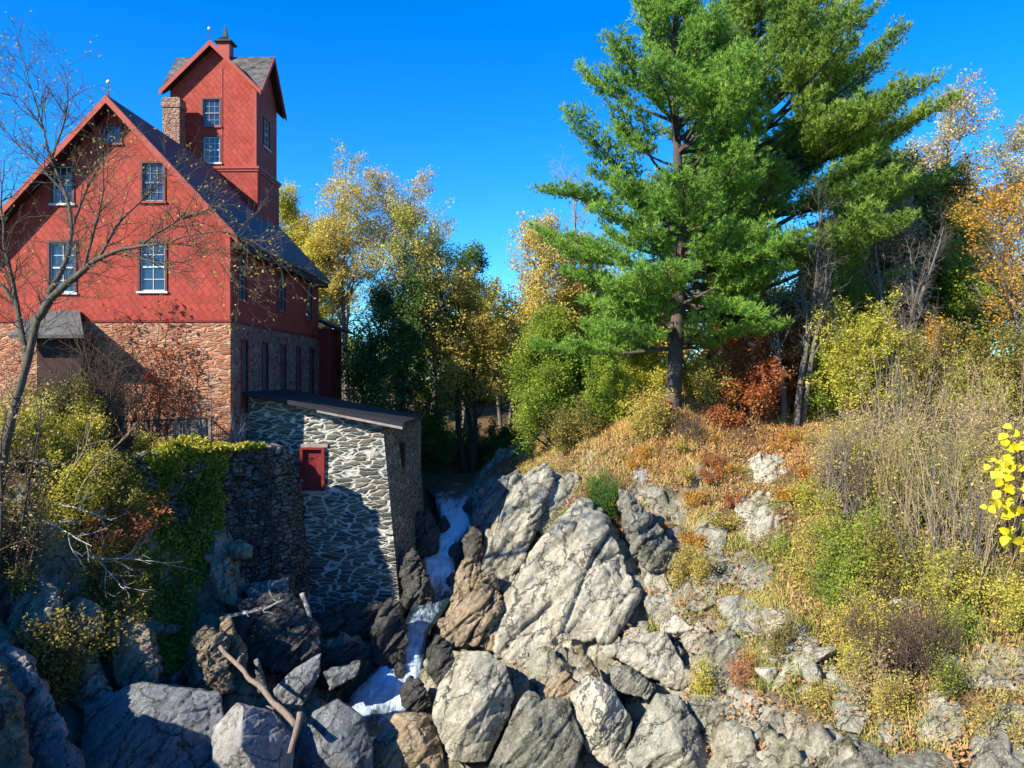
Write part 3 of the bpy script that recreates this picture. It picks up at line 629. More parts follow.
# ---------------------------------------------------------------- stone wheelhouse beside the stream
def wheelhouse():
    y0, y1 = 37.0, 43.0
    a = root('stone_wheelhouse', (-8.6, y0, -11), 'low grey stone wheelhouse with white mortar under a sloping dark roof beside the falls', 'wheelhouse')
    T = np.array([(-12.20,y0,-.85),(-6.0,y0,-2.0),(-5.12,y1,-2.0),(-12.0,y1,-.85)]); B = np.array([(-12.20,y0-.25,-12),(-5.0,y0-.25,-12),(-4.35,y1,-12),(-12.0,y1,-12)])
    m = MB().add(np.vstack([B, T]), [np.array([(0,1,5,4),(1,2,6,5),(2,3,7,6),(3,0,4,7),(4,5,6,7),(3,2,1,0)])])
    wx = (-9.76, -8.66, -5.2, -3.2)
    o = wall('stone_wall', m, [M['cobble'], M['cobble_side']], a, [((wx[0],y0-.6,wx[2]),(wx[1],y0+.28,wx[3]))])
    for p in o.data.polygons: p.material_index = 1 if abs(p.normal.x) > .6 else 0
    f = wmap('f', y0)
    yy = y0-.06
    m = MB(); m.box2((wx[0]-.02,yy-.12,wx[2]),(wx[0]+.12,yy+.2,wx[3])); m.box2((wx[1]-.12,yy-.12,wx[2]),(wx[1]+.02,yy+.2,wx[3])); m.box2((wx[0]+.12,yy-.12,wx[3]-.1),(wx[1]-.12,yy+.2,wx[3]))
    w_ = put('window', m, M['reddark'], a)
    m = MB()
    for i in range(3): x = wx[0]+.125+i*(.85/3); m.box2((x,yy+.06,wx[2]+.02),(x+.85/3-.008,yy+.10,wx[3]-.1))
    put('board_shutter', m, M['reddark'], w_)
    m = MB(); m.box2((wx[0]-.12,yy-.2,wx[2]-.12),(wx[1]+.12,yy+.2,wx[2]-.002)); put('sill', m, M['trimpale'], w_)
    m = MB(); m.box2((wx[0]-.15,yy-.06,wx[3]+.003),(wx[1]+.15,yy+.2,wx[3]+.16)); put('lintel', m, M['trimpale'], w_)
    zt = lambda x: -.62-(x+12.2)*.195
    m = MB().prism([(-12.25,y0-.5,zt(-12.25)),(-4.95,y0-.5,zt(-4.95)),(-4.95,y0-.5,zt(-4.95)-.2),(-12.25,y0-.5,zt(-12.25)-.2)], (.12,y1+.4-y0+.5,0)); rf = put('roof', m, M['rollroof'], a)
    m = MB().prism([(-8.9,y0-.53,zt(-8.9)-.205),(-5.0,y0-.53,zt(-5.0)-.205),(-5.0,y0-.53,zt(-5)-.32),(-8.9,y0-.53,zt(-8.9)-.30)], (0,.06,0)); put('fascia', m, M['trimpale'], rf)
    m = MB()
    for k in range(1, 7): yy_ = y0-.5+k*.96; m.prism([(-12.2,yy_,zt(-12.2)+.003),(-4.93,yy_,zt(-4.93)+.003),(-4.93,yy_,zt(-4.93)+.022),(-12.2,yy_,zt(-12.2)+.022)], (.02,.05,0))
    put('roof_seam', m, M['metal'], rf)
    m = MB()
    for z in (-3.75, -4.75): m.box2((wx[0]+.13,yy+.045,z),(wx[0]+.6,yy+.058,z+.06))
    put('hinge', m, M['metal'], w_)
    m = MB(); m.box2((-5.3,y1-.25,-7.5),(-4.9,y1+.05,zt(-4.95)-.22)); put('corner_post', m, M['oldwood'], a)
    m = MB(); m.box2((-5.72,39.3,-4.4),(-5.3,39.9,-3.2)); put('vent_opening', m, M['soffit'], a)
wheelhouse()

# ---------------------------------------------------------------- dry-stone retaining wall, with its face as a function
WP = np.array([(-9.75,37.2),(-9.75,35.6),(-9.98,34.75),(-10.6,34.05),(-11.4,33.45),(-12.4,32.6),(-13.4,31.6),(-14.6,30.3),(-15.6,29.0),(-16.4,27.6)])
_wl = np.concatenate([[0], np.cumsum(np.linalg.norm(np.diff(WP, axis=0), axis=1))])
def wall_pt(s, v):
    """s metres along the wall from the wheelhouse, v 0 bottom .. 1 top -> point, outward normal"""
    s = np.asarray(s, float); v = np.asarray(v, float)
    x = np.interp(s, _wl, WP[:,0]); y = np.interp(s, _wl, WP[:,1]); e = .3
    tx = np.interp(s+e, _wl, WP[:,0])-np.interp(s-e, _wl, WP[:,0]); ty = np.interp(s+e, _wl, WP[:,1])-np.interp(s-e, _wl, WP[:,1])
    l = np.hypot(tx, ty)+1e-9; nx, ny = -ty/l, tx/l          # outward: to the right of travel away from the house
    fl = np.where(nx*0.5+ny*-.85 < 0, -1, 1); nx, ny = nx*fl, ny*fl
    zt = -2.95-1.7*sstep(2.6, .8, s); zb = -9.6
    bat = .55*(1-v)
    return np.stack([x+nx*bat, y+ny*bat, zb+(zt-zb)*v], -1), np.stack([nx, ny, nx*0], -1)
def retaining_wall():
    s = np.arange(0, _wl[-1], .075); nv = 92; v = np.linspace(0, 1, nv)
    S, Vv = np.meshgrid(s, v, indexing='ij'); Pp, N = wall_pt(S.ravel(), Vv.ravel())
    q = np.stack([S.ravel()*1.7, Pp[:,2]*3.1, S.ravel()*0], 1); q += fbm(Pp*1.1, 3, 4)[:,None]*.5
    q[:,2] = .5; f1, f2, cid = worley(q*1.0, 11)
    d = .17*(cid-.3)-.16*np.exp(-(f2-f1)/.09)+.05*fbm(Pp*4, 3, 2)+.18*fbm(Pp*.6, 3, 7)
    V = Pp+N*d[:,None]
    n = len(s); i = np.arange(n-1)[:,None]*nv; j = np.arange(nv-1)[None]
    Fs = [np.stack([i+j, i+j+1, i+nv+j+1, i+nv+j], -1).reshape(-1,4)]
    top = V.reshape(n, nv, 3)[:,-1]; Nn = N.reshape(n, nv, 3)[:,-1]; caps = []
    rows = [np.arange(n)*nv+nv-1]; add = []; base = len(V)
    for k, dd in enumerate((.3, .6, .95)):
        r = top-Nn*dd+np.stack([top[:,0]*0, top[:,0]*0, .06*np.sin(np.arange(n)*1.3+k)+(-.35 if k == 2 else .05)], 1); add.append(r); rows.append(base+k*n+np.arange(n))
    for a, b in zip(rows[:-1], rows[1:]): Fs.append(np.stack([a[:-1], b[:-1], b[1:], a[1:]], -1))
    V = np.vstack([V]+add); o0 = np.array([-11.4,33.4,-9.6])
    me = make_mesh('retaining_wall', V-o0, Fs, None, False)
    uv = me.uv_layers.new(name='UVMap'); li = np.zeros(len(me.loops), np.int32); me.loops.foreach_get('vertex_index', li)
    su = np.concatenate([S.ravel()]+[s]*3); uv.data.foreach_set('uv', np.stack([su[li], V[li,2]], 1).astype(np.float32).ravel())
    tag(link('retaining_wall', me, M['drystone'], None, o0), 'dark dry-stone retaining wall with a rounded end beside the wheelhouse', 'retaining wall')
retaining_wall()

def railing():
    pts = [P(112,424,32.2), P(123,422,32.6), P(176,419.5,33.9), P(210,418.5,34.2), P(231,437,34.6)]
    r = root('railing', (-13.6,34,-3), 'dark iron railing with wire panels in front of the mill cellar door', 'railing')
    for p in pts[1:4]:
        m = MB(); m.box2(p-[.05,.05,1.35], p+[.05,.05,.03]); put('post', m, M['oldwood'], r)
    m = MB()
    for a, b in zip(pts[:-1], pts[1:]):
        m.bar(a, b, .06, .06); m.bar(a-[0,0,.95], b-[0,0,.95 if b[2] > -2.2 else .5], .035, .035)
    put('rail', m, M['metal'], r)
    m = MB()
    for a, b in zip(pts[:-1], pts[1:]):
        n = int(np.linalg.norm(b-a)/.11)
        for k in range(1, n):
            p = a+(b-a)*k/n; m.bar(p-[0,0,.95 if b[2] > -2.2 else .6], p, .012, .012, (1,0,0))
    put('bars', m, M['metal'], r)
railing()
# ---------------------------------------------------------------- rocks
BD = np.array([.66,.14,.73]); BD /= np.linalg.norm(BD); BN = np.array([.72,-.3,-.62]); BN -= BD*(BN@BD); BN /= np.linalg.norm(BN); BE = np.cross(BD, BN)
def strat(p, f): return np.stack([p@BD*.36*f, p@BE*.62*f, p@BN*1.5*f], 1)
def hullmesh(groups, vox):
    bm = bmesh.new()
    for pts in groups:
        vs = [bm.verts.new(p) for p in pts]
        g = bmesh.ops.convex_hull(bm, input=vs)
        kill = list({e for e in g['geom_interior']+g['geom_unused'] if isinstance(e, bmesh.types.BMVert) and e.is_valid})
        if kill: bmesh.ops.delete(bm, geom=kill, context='VERTS')
    me = bpy.data.meshes.new('h'); bm.to_mesh(me); bm.free()
    o = bpy.data.objects.new('h', me); COL.objects.link(o)
    m = o.modifiers.new('r', 'REMESH'); m.mode = 'VOXEL'; m.voxel_size = vox
    sm = o.modifiers.new('s', 'SMOOTH'); sm.iterations = 1; sm.factor = .5
    dg = bpy.context.evaluated_depsgraph_get(); dg.update()
    out = bpy.data.meshes.new_from_object(o.evaluated_get(dg)); bpy.data.objects.remove(o); bpy.data.meshes.remove(me)
    return out
def rockify(me, size, seed, amp=1., blocky=1., lay=1.):
    n = len(me.vertices); co = np.zeros(n*3); me.vertices.foreach_get('co', co); co = co.reshape(-1,3)
    nr = np.zeros(n*3); me.vertices.foreach_get('normal', nr); nr = nr.reshape(-1,3)
    w = co+fbm(co*.9/max(size,.6)*2, 3, seed)[:,None]*.12*size
    f1, f2, cid = worley(strat(w, 3.2/size)+seed*7.7, seed)
    g1, g2, gid = worley(strat(w, 8.5/size)+seed*3.1, seed+5)
    d = blocky*(.085*(cid-.5)-.05*np.exp(-(f2-f1)/.05))+blocky*(.035*(gid-.5)-.022*np.exp(-(g2-g1)/.06))
    d = d+lay*.045*fbm(strat(co, 6./size), 4, seed+2)+.028*fbm(co*2.2/size, 4, seed+9)+.012*fbm(co*14/size, 3, seed+11)
    co = co+nr*(d*amp*size)[:,None]
    me.vertices.foreach_set('co', co.astype(np.float32).ravel()); me.update()
    me.polygons.foreach_set('use_smooth', np.ones(len(me.polygons), bool))
def shell(outline, Y, thick=None, lean=.5, bulge=.25, seed=0, inner=None, drop=.35, ground=False):
    rg = np.random.default_rng(seed+100); q = np.array([o[:2] for o in outline], float); dy = np.array([o[2] if len(o) > 2 else 0 for o in outline], float)
    h = (q[:,1].max()-q[:,1].min())/F*Y; wd = (q[:,0].max()-q[:,0].min())/F*Y; size = math.sqrt(h*wd)
    t = (q[:,1].max()-q[:,1])/max(1, q[:,1].max()-q[:,1].min())
    yy = Y+dy+lean*t*h; c = q.mean(0)
    if ground:      # outline lies on the ground it pokes out of
        hy = [hitY(a[0], a[1]) for a in q]; hy = np.array([v if v else Y for v in hy]); lo = hy.min(); Y = lo
        h = h*lo/max(Y, 1); yy = np.minimum(hy, lo+1.5*h)-.12; lean = (yy.max()-yy.min())/max(h, .1)
    A = [P(a[0], a[1], y) for a, y in zip(q, yy)]
    th = thick if thick else size*.7
    Bk = []
    for a, y in zip(q, yy):
        s = c+(a-c)*.86; p = P(s[0], s[1], y); p = p*1.0; p[1] += th; p[0] += (p[0]/p[1]*th)*.9; p[2] -= drop*th; Bk.append(p)
    I = []
    if inner is None:
        for k in range(3):
            s = c+(q[rg.integers(len(q))]-c)*rg.uniform(.15, .5); tt = (q[:,1].max()-s[1])/max(1, q[:,1].max()-q[:,1].min())
            I.append(P(s[0], s[1], Y+lean*tt*h-bulge*size*rg.uniform(.5, 1.)))
    else: I = [P(*s) for s in inner]
    return A+Bk+I, size
ROCKN = [0]
def rock(label, shells, mat, name='rock', cat='rock', amp=1., blocky=1., lay=1., vox=None, seed=None, group=None):
    """shells: list of keyword dicts for shell(); several are fused into one weathered mass"""
    ROCKN[0] += 1; sd = seed if seed is not None else ROCKN[0]*13
    G = []; S = 0
    for k, s in enumerate(shells):
        s = dict(s); s.setdefault('seed', sd+k); pts, sz = shell(**s); G.append(pts); S = max(S, sz)
    v = vox or min(.10, max(.035, S/46))
    me = hullmesh(G, v); rockify(me, S, sd, amp, blocky, lay)
    al = np.vstack([np.array(g) for g in G]); b = np.array([al[:,0].mean(), al[:,1].mean(), al[:,2].min()])
    me.transform(Matrix.Translation(-Vector(b))); me.name = name
    o = link(name, me, M[mat], None, b); o['_b'] = tuple(b)
    return tag(o, label, cat, group)
D = dict
# --- the sunlit outcrop right of the falls
rock('big pale slanting rock face in the middle of the sunlit outcrop', [
  D(outline=[(584,502),(569,538),(528,557),(511,590),(497,630),(494,655),(524,676),(571,682),(608,652),(673,632),(657,583),(640,556),(614,536),(600,508)], Y=27.6, lean=.78, thick=4.5, bulge=.10),
  D(outline=[(586,506),(570,545),(552,600),(560,640),(610,640),(640,600),(630,560),(606,520)], Y=27.7, lean=.70, thick=3, bulge=.16),
  D(outline=[(528,560),(500,635),(530,668),(560,600),(556,560)], Y=27.8, lean=.75, thick=3, bulge=.12)], 'rock', 'rock_outcrop', 'rock', 1.0, .75, .7, .075, 3)
rock('pale upper slab of the outcrop, beside the green shrub at the stream edge', [
  D(outline=[(513,478),(547,463),(556,480),(541,517),(530,548),(507,600),(481,570),(496,534),(517,503)], Y=32, lean=.75, thick=4, bulge=.1),
  D(outline=[(548,468),(575,474),(590,498),(566,530),(545,548),(536,520)], Y=34, lean=.7, thick=3, bulge=.1)], 'rock', 'rock_outcrop', 'rock', 1., .85, .8, .07, 5)
rock('tall pointed grey rock leaning beside the peak of the outcrop', [D(outline=[(616,487),(624,487),(637,502),(665,532),(680,553),(674,570),(650,572),(632,556),(622,521)], Y=29.6, lean=.35, thick=1.6, bulge=.3)], 'rockdark', 'rock', 'rock', .9, .8, 1., None, 8)
rock('lichened flat-topped block tilted at the foot of the big rock face', [D(outline=[(596,649),(622,641),(665,628),(695,679),(682,692),(660,684),(626,664)], Y=25.3, lean=.5, thick=1.8, bulge=.15)], 'rock', 'rock', 'rock', .7, .6, .8, None, 10)
rock('rounded pale grey boulder nearest the stream, sunlit from the left', [D(outline=[(462,649),(488,651),(507,664),(515,696),(507,720),(487,762),(450,764),(432,715),(438,685)], Y=23.6, lean=.25, thick=2, bulge=.3)], 'rock', 'boulder', 'boulder', .45, .5, .8, .045, 14)
rock('wedge-shaped boulder with a sloping top at the bottom centre, right of the rounded one', [D(outline=[(528,692),(569,700),(583,740),(572,775),(478,790),(500,745),(510,722)], Y=22.6, lean=.45, thick=2, bulge=.3)], 'rockdark', 'boulder', 'boulder', .6, .6, .8, .045, 17)
rock('blunt upright boulder under the tilted lichened block', [D(outline=[(569,696),(588,671),(614,688),(633,722),(618,775),(588,752)], Y=23.2, lean=.3, thick=1.7, bulge=.3)], 'rock', 'boulder', 'boulder', .6, .6, .8, .04, 19)
rock('pointed triangular grey boulder at the bottom edge', [D(outline=[(606,785),(656,692),(680,696),(705,739),(715,785)], Y=22.3, lean=.5, thick=2, bulge=.35)], 'rockdark', 'boulder', 'boulder', .6, .6, .9, .04, 22)
rock('orange-brown wedge of stone caught below the big rock face', [D(outline=[(574,646),(582,645),(602,678),(588,674)], Y=25.2, lean=.3, thick=.8, bulge=.2)], 'rockbrown', 'rock', 'rock', .8, 1, 1, .03, 25)
rock('thin shelf of rock under the tilted lichened block', [D(outline=[(606,664),(630,666),(658,688),(648,700),(614,690)], Y=24.4, lean=.4, thick=1.2, bulge=.2)], 'rockdark', 'rock', 'rock', .8, .8, 1, .03, 27)
rock('brown jagged rock on the right edge of the stream', [
  D(outline=[(464,556),(480,562),(507,602),(512,625),(494,652),(464,649),(434,645),(447,605)], Y=28.6, lean=.5, thick=2.4, bulge=.25),
  D(outline=[(464,558),(474,560),(497,600),(470,612),(450,598)], Y=29.5, lean=.3, thick=1.6, bulge=.2)], 'rockbrown', 'rock', 'rock', 1.1, 1.2, 1.1, .05, 30)
rock('dark cool-grey cliff in shade on the right of the upper falls', [
  D(outline=[(478,488),(520,468),(524,500),(505,545),(478,580),(466,560),(472,520)], Y=40, lean=.5, thick=4, bulge=.2)], 'rockblue', 'rock_outcrop', 'rock', 1.1, 1.2, 1.2, .08, 33)
rock('grey angular rock between the pointed rock and the grassy slope', [D(ground=True, outline=[(673,562),(700,573),(716,584),(716,604),(695,613),(672,600)], Y=27.2, lean=.5, thick=1.5, bulge=.2)], 'rockdark', 'rock', 'rock', .8, .9, 1, None, 36)
rock('grey block with a flat pale top, half way up the right slope', [D(ground=True, outline=[(724,560),(745,549),(772,560),(774,585),(752,594),(728,584)], Y=28, lean=.5, thick=1.8, bulge=.2)], 'rockdark', 'rock', 'rock', .7, .8, .8, None, 38)
rock('pale outcrop highest on the orange grass slope', [D(ground=True, outline=[(742,462),(760,452),(785,456),(792,478),(776,486),(748,482)], Y=33.5, lean=1.3, thick=2, bulge=.12)], 'rock', 'rock_outcrop', 'rock', 1, 1.1, 1, None, 41)
rock('broad pale outcrop below the highest one on the orange slope', [D(ground=True, outline=[(735,500),(762,490),(790,500),(794,532),(768,548),(738,540)], Y=30.4, lean=.9, thick=2, bulge=.15)], 'rock', 'rock_outcrop', 'rock', 1, 1.1, 1, None, 44)
rock('small pale rock set in the dry grass near the pine', [D(ground=True, outline=[(632,468),(642,464),(650,474),(646,484),(634,482)], Y=34.2, lean=.8, thick=1, bulge=.2)], 'rockpale', 'rock', 'rock', .9, .9, 1, .035, 46)
rock('mossy rock below the dry grass right of the pointed rock', [D(ground=True, outline=[(690,518),(715,512),(728,530),(722,552),(698,548)], Y=30, lean=.9, thick=1.5, bulge=.15)], 'rockdark', 'rock', 'rock', .9, .9, 1, None, 48)
rock('long sloping slab under the grassy slope, right of the flat-topped grey block', [D(ground=True, outline=[(756,602),(790,608),(816,640),(815,676),(788,672),(768,640)], Y=25, lean=.6, thick=1.8, bulge=.15)], 'rock', 'rock', 'rock', .9, 1, 1, None, 51)
rock('large grey-green slab in the lower right, split by a dark crack', [
  D(outline=[(706,640),(730,628),(756,650),(764,700),(748,730),(715,705)], Y=23.8, lean=.55, thick=2, bulge=.15),
  D(outline=[(690,700),(718,690),(750,724),(745,790),(700,790)], Y=22.6, lean=.5, thick=2, bulge=.2)], 'rockdark', 'rock', 'rock', 1., 1.1, 1, .05, 54)
rock('pale spotted slab slanting down to the bottom edge, right of the dark crack', [D(outline=[(756,684),(772,680),(800,708),(814,745),(812,790),(766,790),(758,730)], Y=22, lean=.55, thick=2, bulge=.2)], 'rock', 'rock', 'rock', .8, .9, 1, .045, 57)
rock('small triangular mossy stone in the fallen leaves', [D(ground=True, outline=[(795,690),(812,680),(825,690),(806,702)], Y=22.6, lean=.6, thick=.8, bulge=.2)], 'rockdark', 'rock', 'rock', .7, .7, 1, .03, 60)
rock('egg-shaped grey rock ringed by fallen leaves at the lower right', [D(ground=True, outline=[(836,676),(850,671),(866,690),(872,715),(860,735),(838,730),(831,705)], Y=20.6, lean=.5, thick=1.1, bulge=.25)], 'rockdark', 'boulder', 'boulder', .6, .6, .9, .035, 63)
rock('round pale lichened boulder at the lower right', [D(ground=True, outline=[(920,695),(945,690),(964,708),(966,732),(946,749),(920,742),(909,720)], Y=18.8, lean=.35, thick=1.2, bulge=.28)], 'rock', 'boulder', 'boulder', .5, .5, .8, .035, 66)
rock('wide pale boulder half hidden by brush near the right edge', [D(ground=True, outline=[(954,668),(985,645),(1024,648),(1044,668),(1030,692),(970,690)], Y=20.2, lean=.6, thick=1.6, bulge=.2)], 'rock', 'boulder', 'boulder', .7, .8, .9, .045, 69)
rock('dark leaning slab in the bottom right corner', [D(ground=True, outline=[(962,790),(975,735),(1000,704),(1032,706),(1040,790)], Y=17.2, lean=.5, thick=1.4, bulge=.2)], 'rockdark', 'rock', 'rock', .8, 1, 1, .04, 72)
rock('low dark rock at the bottom edge below the egg-shaped rock', [D(ground=True, outline=[(828,745),(850,736),(885,745),(905,790),(828,790)], Y=19.6, lean=.5, thick=1.3, bulge=.2)], 'rockdark', 'rock', 'rock', .8, .9, 1, .04, 75)
rock('low pale rock between the egg-shaped rock and the round boulder', [D(ground=True, outline=[(878,715),(900,708),(908,728),(896,748),(878,742)], Y=20, lean=.5, thick=1, bulge=.2)], 'rock', 'rock', 'rock', .8, .9, 1, .035, 78)
rock('shaded rock wedged right of the rounded stream boulder', [D(outline=[(505,664),(528,676),(530,690),(512,716),(505,700)], Y=24.4, lean=.4, thick=1.4, bulge=.1)], 'rockbrown', 'rock', 'rock', .9, .9, 1, .035, 80)
rock('brown rock filling the gap left of the blunt upright boulder', [D(outline=[(530,680),(566,672),(584,690),(575,708),(545,704)], Y=25, lean=.5, thick=1.6, bulge=.15)], 'rockbrown', 'rock', 'rock', .9, .9, 1, .04, 82)
# --- left bank
rock('large blue-grey boulder with a flat bright top at the lower left', [D(outline=[(81,706),(104,692),(141,681),(171,692),(222,692),(226,735),(205,790),(78,790)], Y=22.2, lean=.55, thick=3, bulge=.22)], 'rockblue', 'boulder', 'boulder', .55, .7, .6, .055, 90)
rock('boulder with a pale smooth side and a dark face, beside the drift log', [D(outline=[(208,768),(213,728),(237,703),(273,711),(296,740),(290,790),(206,790)], Y=21.9, lean=.35, thick=1.8, bulge=.35, inner=[(240,745,20.9),(262,780,21.0),(243,706,21.9)])], 'rockpale', 'boulder', 'boulder', .45, .5, .6, .04, 93)
rock('rounded blue-grey boulder beside the foot of the falls', [D(outline=[(297,790),(300,740),(312,712),(338,698),(362,716),(374,750),(372,790)], Y=22.8, lean=.35, thick=2, bulge=.35)], 'rockblue', 'boulder', 'boulder', .4, .4, .6, .045, 96)
rock('grey slab tilted up toward the falls, right of the long drift log', [D(outline=[(273,690),(295,668),(322,652),(320,676),(303,706),(282,704)], Y=25.6, lean=.3, thick=1.2, bulge=.2)], 'rockblue', 'rock', 'rock', .7, .7, 1, .04, 99)
rock('pale leaning slab at the left edge', [D(outline=[(-6,640),(26,654),(56,703),(66,735),(48,752),(10,700)], Y=20.6, lean=.5, thick=1.2, bulge=.12)], 'rockpale', 'rock', 'rock', .9, .8, 1.1, .045, 102)
rock('brown rock in the bottom left corner', [D(outline=[(-30,650),(-2,660),(20,700),(30,790),(-30,790)], Y=18.4, lean=.35, thick=1.5, bulge=.2)], 'rockbrown', 'rock', 'rock', .9, .9, 1, .045, 105)
rock('low dark boulder between the corner rock and the large blue-grey boulder', [D(outline=[(22,790),(30,745),(62,738),(84,760),(86,790)], Y=20, lean=.4, thick=1.3, bulge=.25)], 'rockblue', 'boulder', 'boulder', .6, .6, .8, .04, 108)
rock('tan rock bulging from the left bank under the bushes', [D(outline=[(64,606),(80,596),(100,606),(102,632),(84,642),(66,632)], Y=25, lean=.4, thick=2, bulge=.25)], 'rocktan', 'rock', 'rock', 1, 1, .9, .045, 111)
rock('tan and grey block below the ivy on the left bank', [D(outline=[(108,632),(128,618),(150,628),(160,664),(156,690),(118,690)], Y=25.2, lean=.35, thick=2, bulge=.2)], 'rocktan', 'rock', 'rock', 1., 1, .9, .045, 114)
rock('mottled dark rock low on the left bank above the pale slab', [D(outline=[(48,650),(75,640),(100,660),(112,700),(80,712),(56,694)], Y=24, lean=.45, thick=2, bulge=.2)], 'rockdark', 'rock', 'rock', 1.1, 1.1, 1, .05, 117)
rock('grey rock in the upper left bank below the bare white branches', [D(outline=[(10,590),(40,575),(62,592),(60,640),(30,650),(8,630)], Y=23.8, lean=.5, thick=2, bulge=.2)], 'rockdark', 'rock', 'rock', 1.1, 1.1, 1, .05, 120)
rock('brown layered rock between the ivy and the drift log', [D(outline=[(188,640),(205,622),(226,636),(232,690),(196,700)], Y=26.4, lean=.3, thick=2, bulge=.2)], 'rocktan', 'rock', 'rock', 1.1, 1.2, 1.2, .045, 123)
rock('grey upright rock under the end of the ivy', [D(outline=[(205,556),(225,550),(238,580),(236,606),(214,600)], Y=30.8, lean=.3, thick=1.6, bulge=.2)], 'rocktan', 'rock', 'rock', 1, 1, 1, .045, 126)
rock('rounded stone bulging low in the dry-stone wall', [D(outline=[(226,546),(240,538),(253,546),(252,558),(230,560)], Y=32.3, lean=.2, thick=1.2, bulge=.3)], 'rockdark', 'boulder', 'boulder', .5, .5, .8, .035, 129)
rock('flat pale ledge under the dry-stone wall', [D(outline=[(238,586),(270,580),(291,576),(288,592),(250,600)], Y=31.2, lean=.5, thick=1.5, bulge=.2)], 'rockblue', 'rock', 'rock', .8, .9, 1, .04, 132)
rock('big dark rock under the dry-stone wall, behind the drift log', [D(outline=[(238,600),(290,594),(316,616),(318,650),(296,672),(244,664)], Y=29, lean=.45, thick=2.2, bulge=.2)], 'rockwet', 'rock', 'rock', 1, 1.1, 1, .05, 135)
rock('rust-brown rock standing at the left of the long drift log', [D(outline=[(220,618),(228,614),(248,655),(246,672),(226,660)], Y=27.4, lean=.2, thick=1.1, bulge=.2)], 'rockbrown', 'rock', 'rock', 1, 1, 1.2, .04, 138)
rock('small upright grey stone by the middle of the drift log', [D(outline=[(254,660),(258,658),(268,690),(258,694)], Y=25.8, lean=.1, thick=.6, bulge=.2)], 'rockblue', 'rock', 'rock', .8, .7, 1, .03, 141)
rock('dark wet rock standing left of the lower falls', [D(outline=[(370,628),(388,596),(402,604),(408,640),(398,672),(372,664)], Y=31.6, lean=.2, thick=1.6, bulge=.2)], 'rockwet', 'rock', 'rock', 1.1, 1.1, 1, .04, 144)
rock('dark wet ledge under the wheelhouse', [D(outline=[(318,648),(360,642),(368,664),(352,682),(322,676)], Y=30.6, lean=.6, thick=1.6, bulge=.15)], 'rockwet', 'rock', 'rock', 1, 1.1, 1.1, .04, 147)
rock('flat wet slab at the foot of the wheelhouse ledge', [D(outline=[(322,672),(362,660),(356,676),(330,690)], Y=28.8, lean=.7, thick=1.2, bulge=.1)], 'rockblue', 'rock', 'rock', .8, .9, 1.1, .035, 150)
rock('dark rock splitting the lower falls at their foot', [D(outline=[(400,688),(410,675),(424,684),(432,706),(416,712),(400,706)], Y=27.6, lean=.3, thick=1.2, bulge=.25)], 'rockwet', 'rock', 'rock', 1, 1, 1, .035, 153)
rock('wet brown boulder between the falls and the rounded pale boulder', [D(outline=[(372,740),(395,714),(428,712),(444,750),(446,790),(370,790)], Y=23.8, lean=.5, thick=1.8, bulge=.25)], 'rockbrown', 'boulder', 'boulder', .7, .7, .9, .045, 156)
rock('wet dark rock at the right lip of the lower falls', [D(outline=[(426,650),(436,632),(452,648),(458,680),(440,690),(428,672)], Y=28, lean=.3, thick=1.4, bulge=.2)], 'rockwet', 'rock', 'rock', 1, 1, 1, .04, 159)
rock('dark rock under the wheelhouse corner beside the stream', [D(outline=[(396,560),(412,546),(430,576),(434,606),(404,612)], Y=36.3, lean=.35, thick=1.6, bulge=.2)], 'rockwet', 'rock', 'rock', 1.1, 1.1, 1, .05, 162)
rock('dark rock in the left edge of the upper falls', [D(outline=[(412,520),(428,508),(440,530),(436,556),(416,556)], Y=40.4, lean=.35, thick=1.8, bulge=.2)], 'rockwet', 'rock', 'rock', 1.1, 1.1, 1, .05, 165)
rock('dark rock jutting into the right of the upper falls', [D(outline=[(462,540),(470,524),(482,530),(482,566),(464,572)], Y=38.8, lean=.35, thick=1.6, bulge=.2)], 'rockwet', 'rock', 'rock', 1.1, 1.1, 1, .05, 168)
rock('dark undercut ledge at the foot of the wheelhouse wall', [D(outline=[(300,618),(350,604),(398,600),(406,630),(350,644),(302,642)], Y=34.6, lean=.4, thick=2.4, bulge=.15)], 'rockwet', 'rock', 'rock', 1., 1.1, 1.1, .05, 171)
for lb, ol, mt, sd in (
  ('grey slab leaning against the right foot of the big rock face', [(640,596),(668,590),(692,616),(690,640),(660,634)], 'rock', 181),
  ('narrow pale slab above the tilted lichened block', [(676,630),(700,622),(726,648),(714,662),(688,652)], 'rock', 182),
  ('jagged grey ledge left of the long sloping slab', [(716,600),(746,592),(770,614),(764,640),(734,636)], 'rockdark', 183),
  ('low angular rock under the pointed grey rock', [(640,566),(664,572),(676,596),(650,600)], 'rock', 184),
  ('sharp-edged slab right of the split slab, near the rust shrub', [(760,640),(784,648),(800,676),(776,690),(756,668)], 'rock', 185),
  ('half-buried grey ledge below the mossy rock', [(688,556),(716,548),(738,562),(728,586),(700,584)], 'rockdark', 186),
  ('brown-stained slab between the split slab and the pointed triangular boulder', [(690,664),(712,668),(722,700),(706,716),(692,694)], 'rockbrown', 187),
  ('pale angular rock at the bottom edge right of the spotted slab', [(806,734),(830,722),(848,744),(846,785),(812,785)], 'rock', 188),
  ('grey ledge at the bottom edge between the two low rocks', [(892,752),(930,744),(960,760),(962,790),(892,790)], 'rockdark', 189),
  ('tilted pale slab left of the egg-shaped rock', [(806,664),(826,654),(840,672),(832,694),(812,690)], 'rock', 190)):
    rock(lb, [D(outline=ol, Y=26, ground=True, thick=1.6, bulge=.24)], mt, 'rock', 'rock', .8, .9, 1, .04, sd)
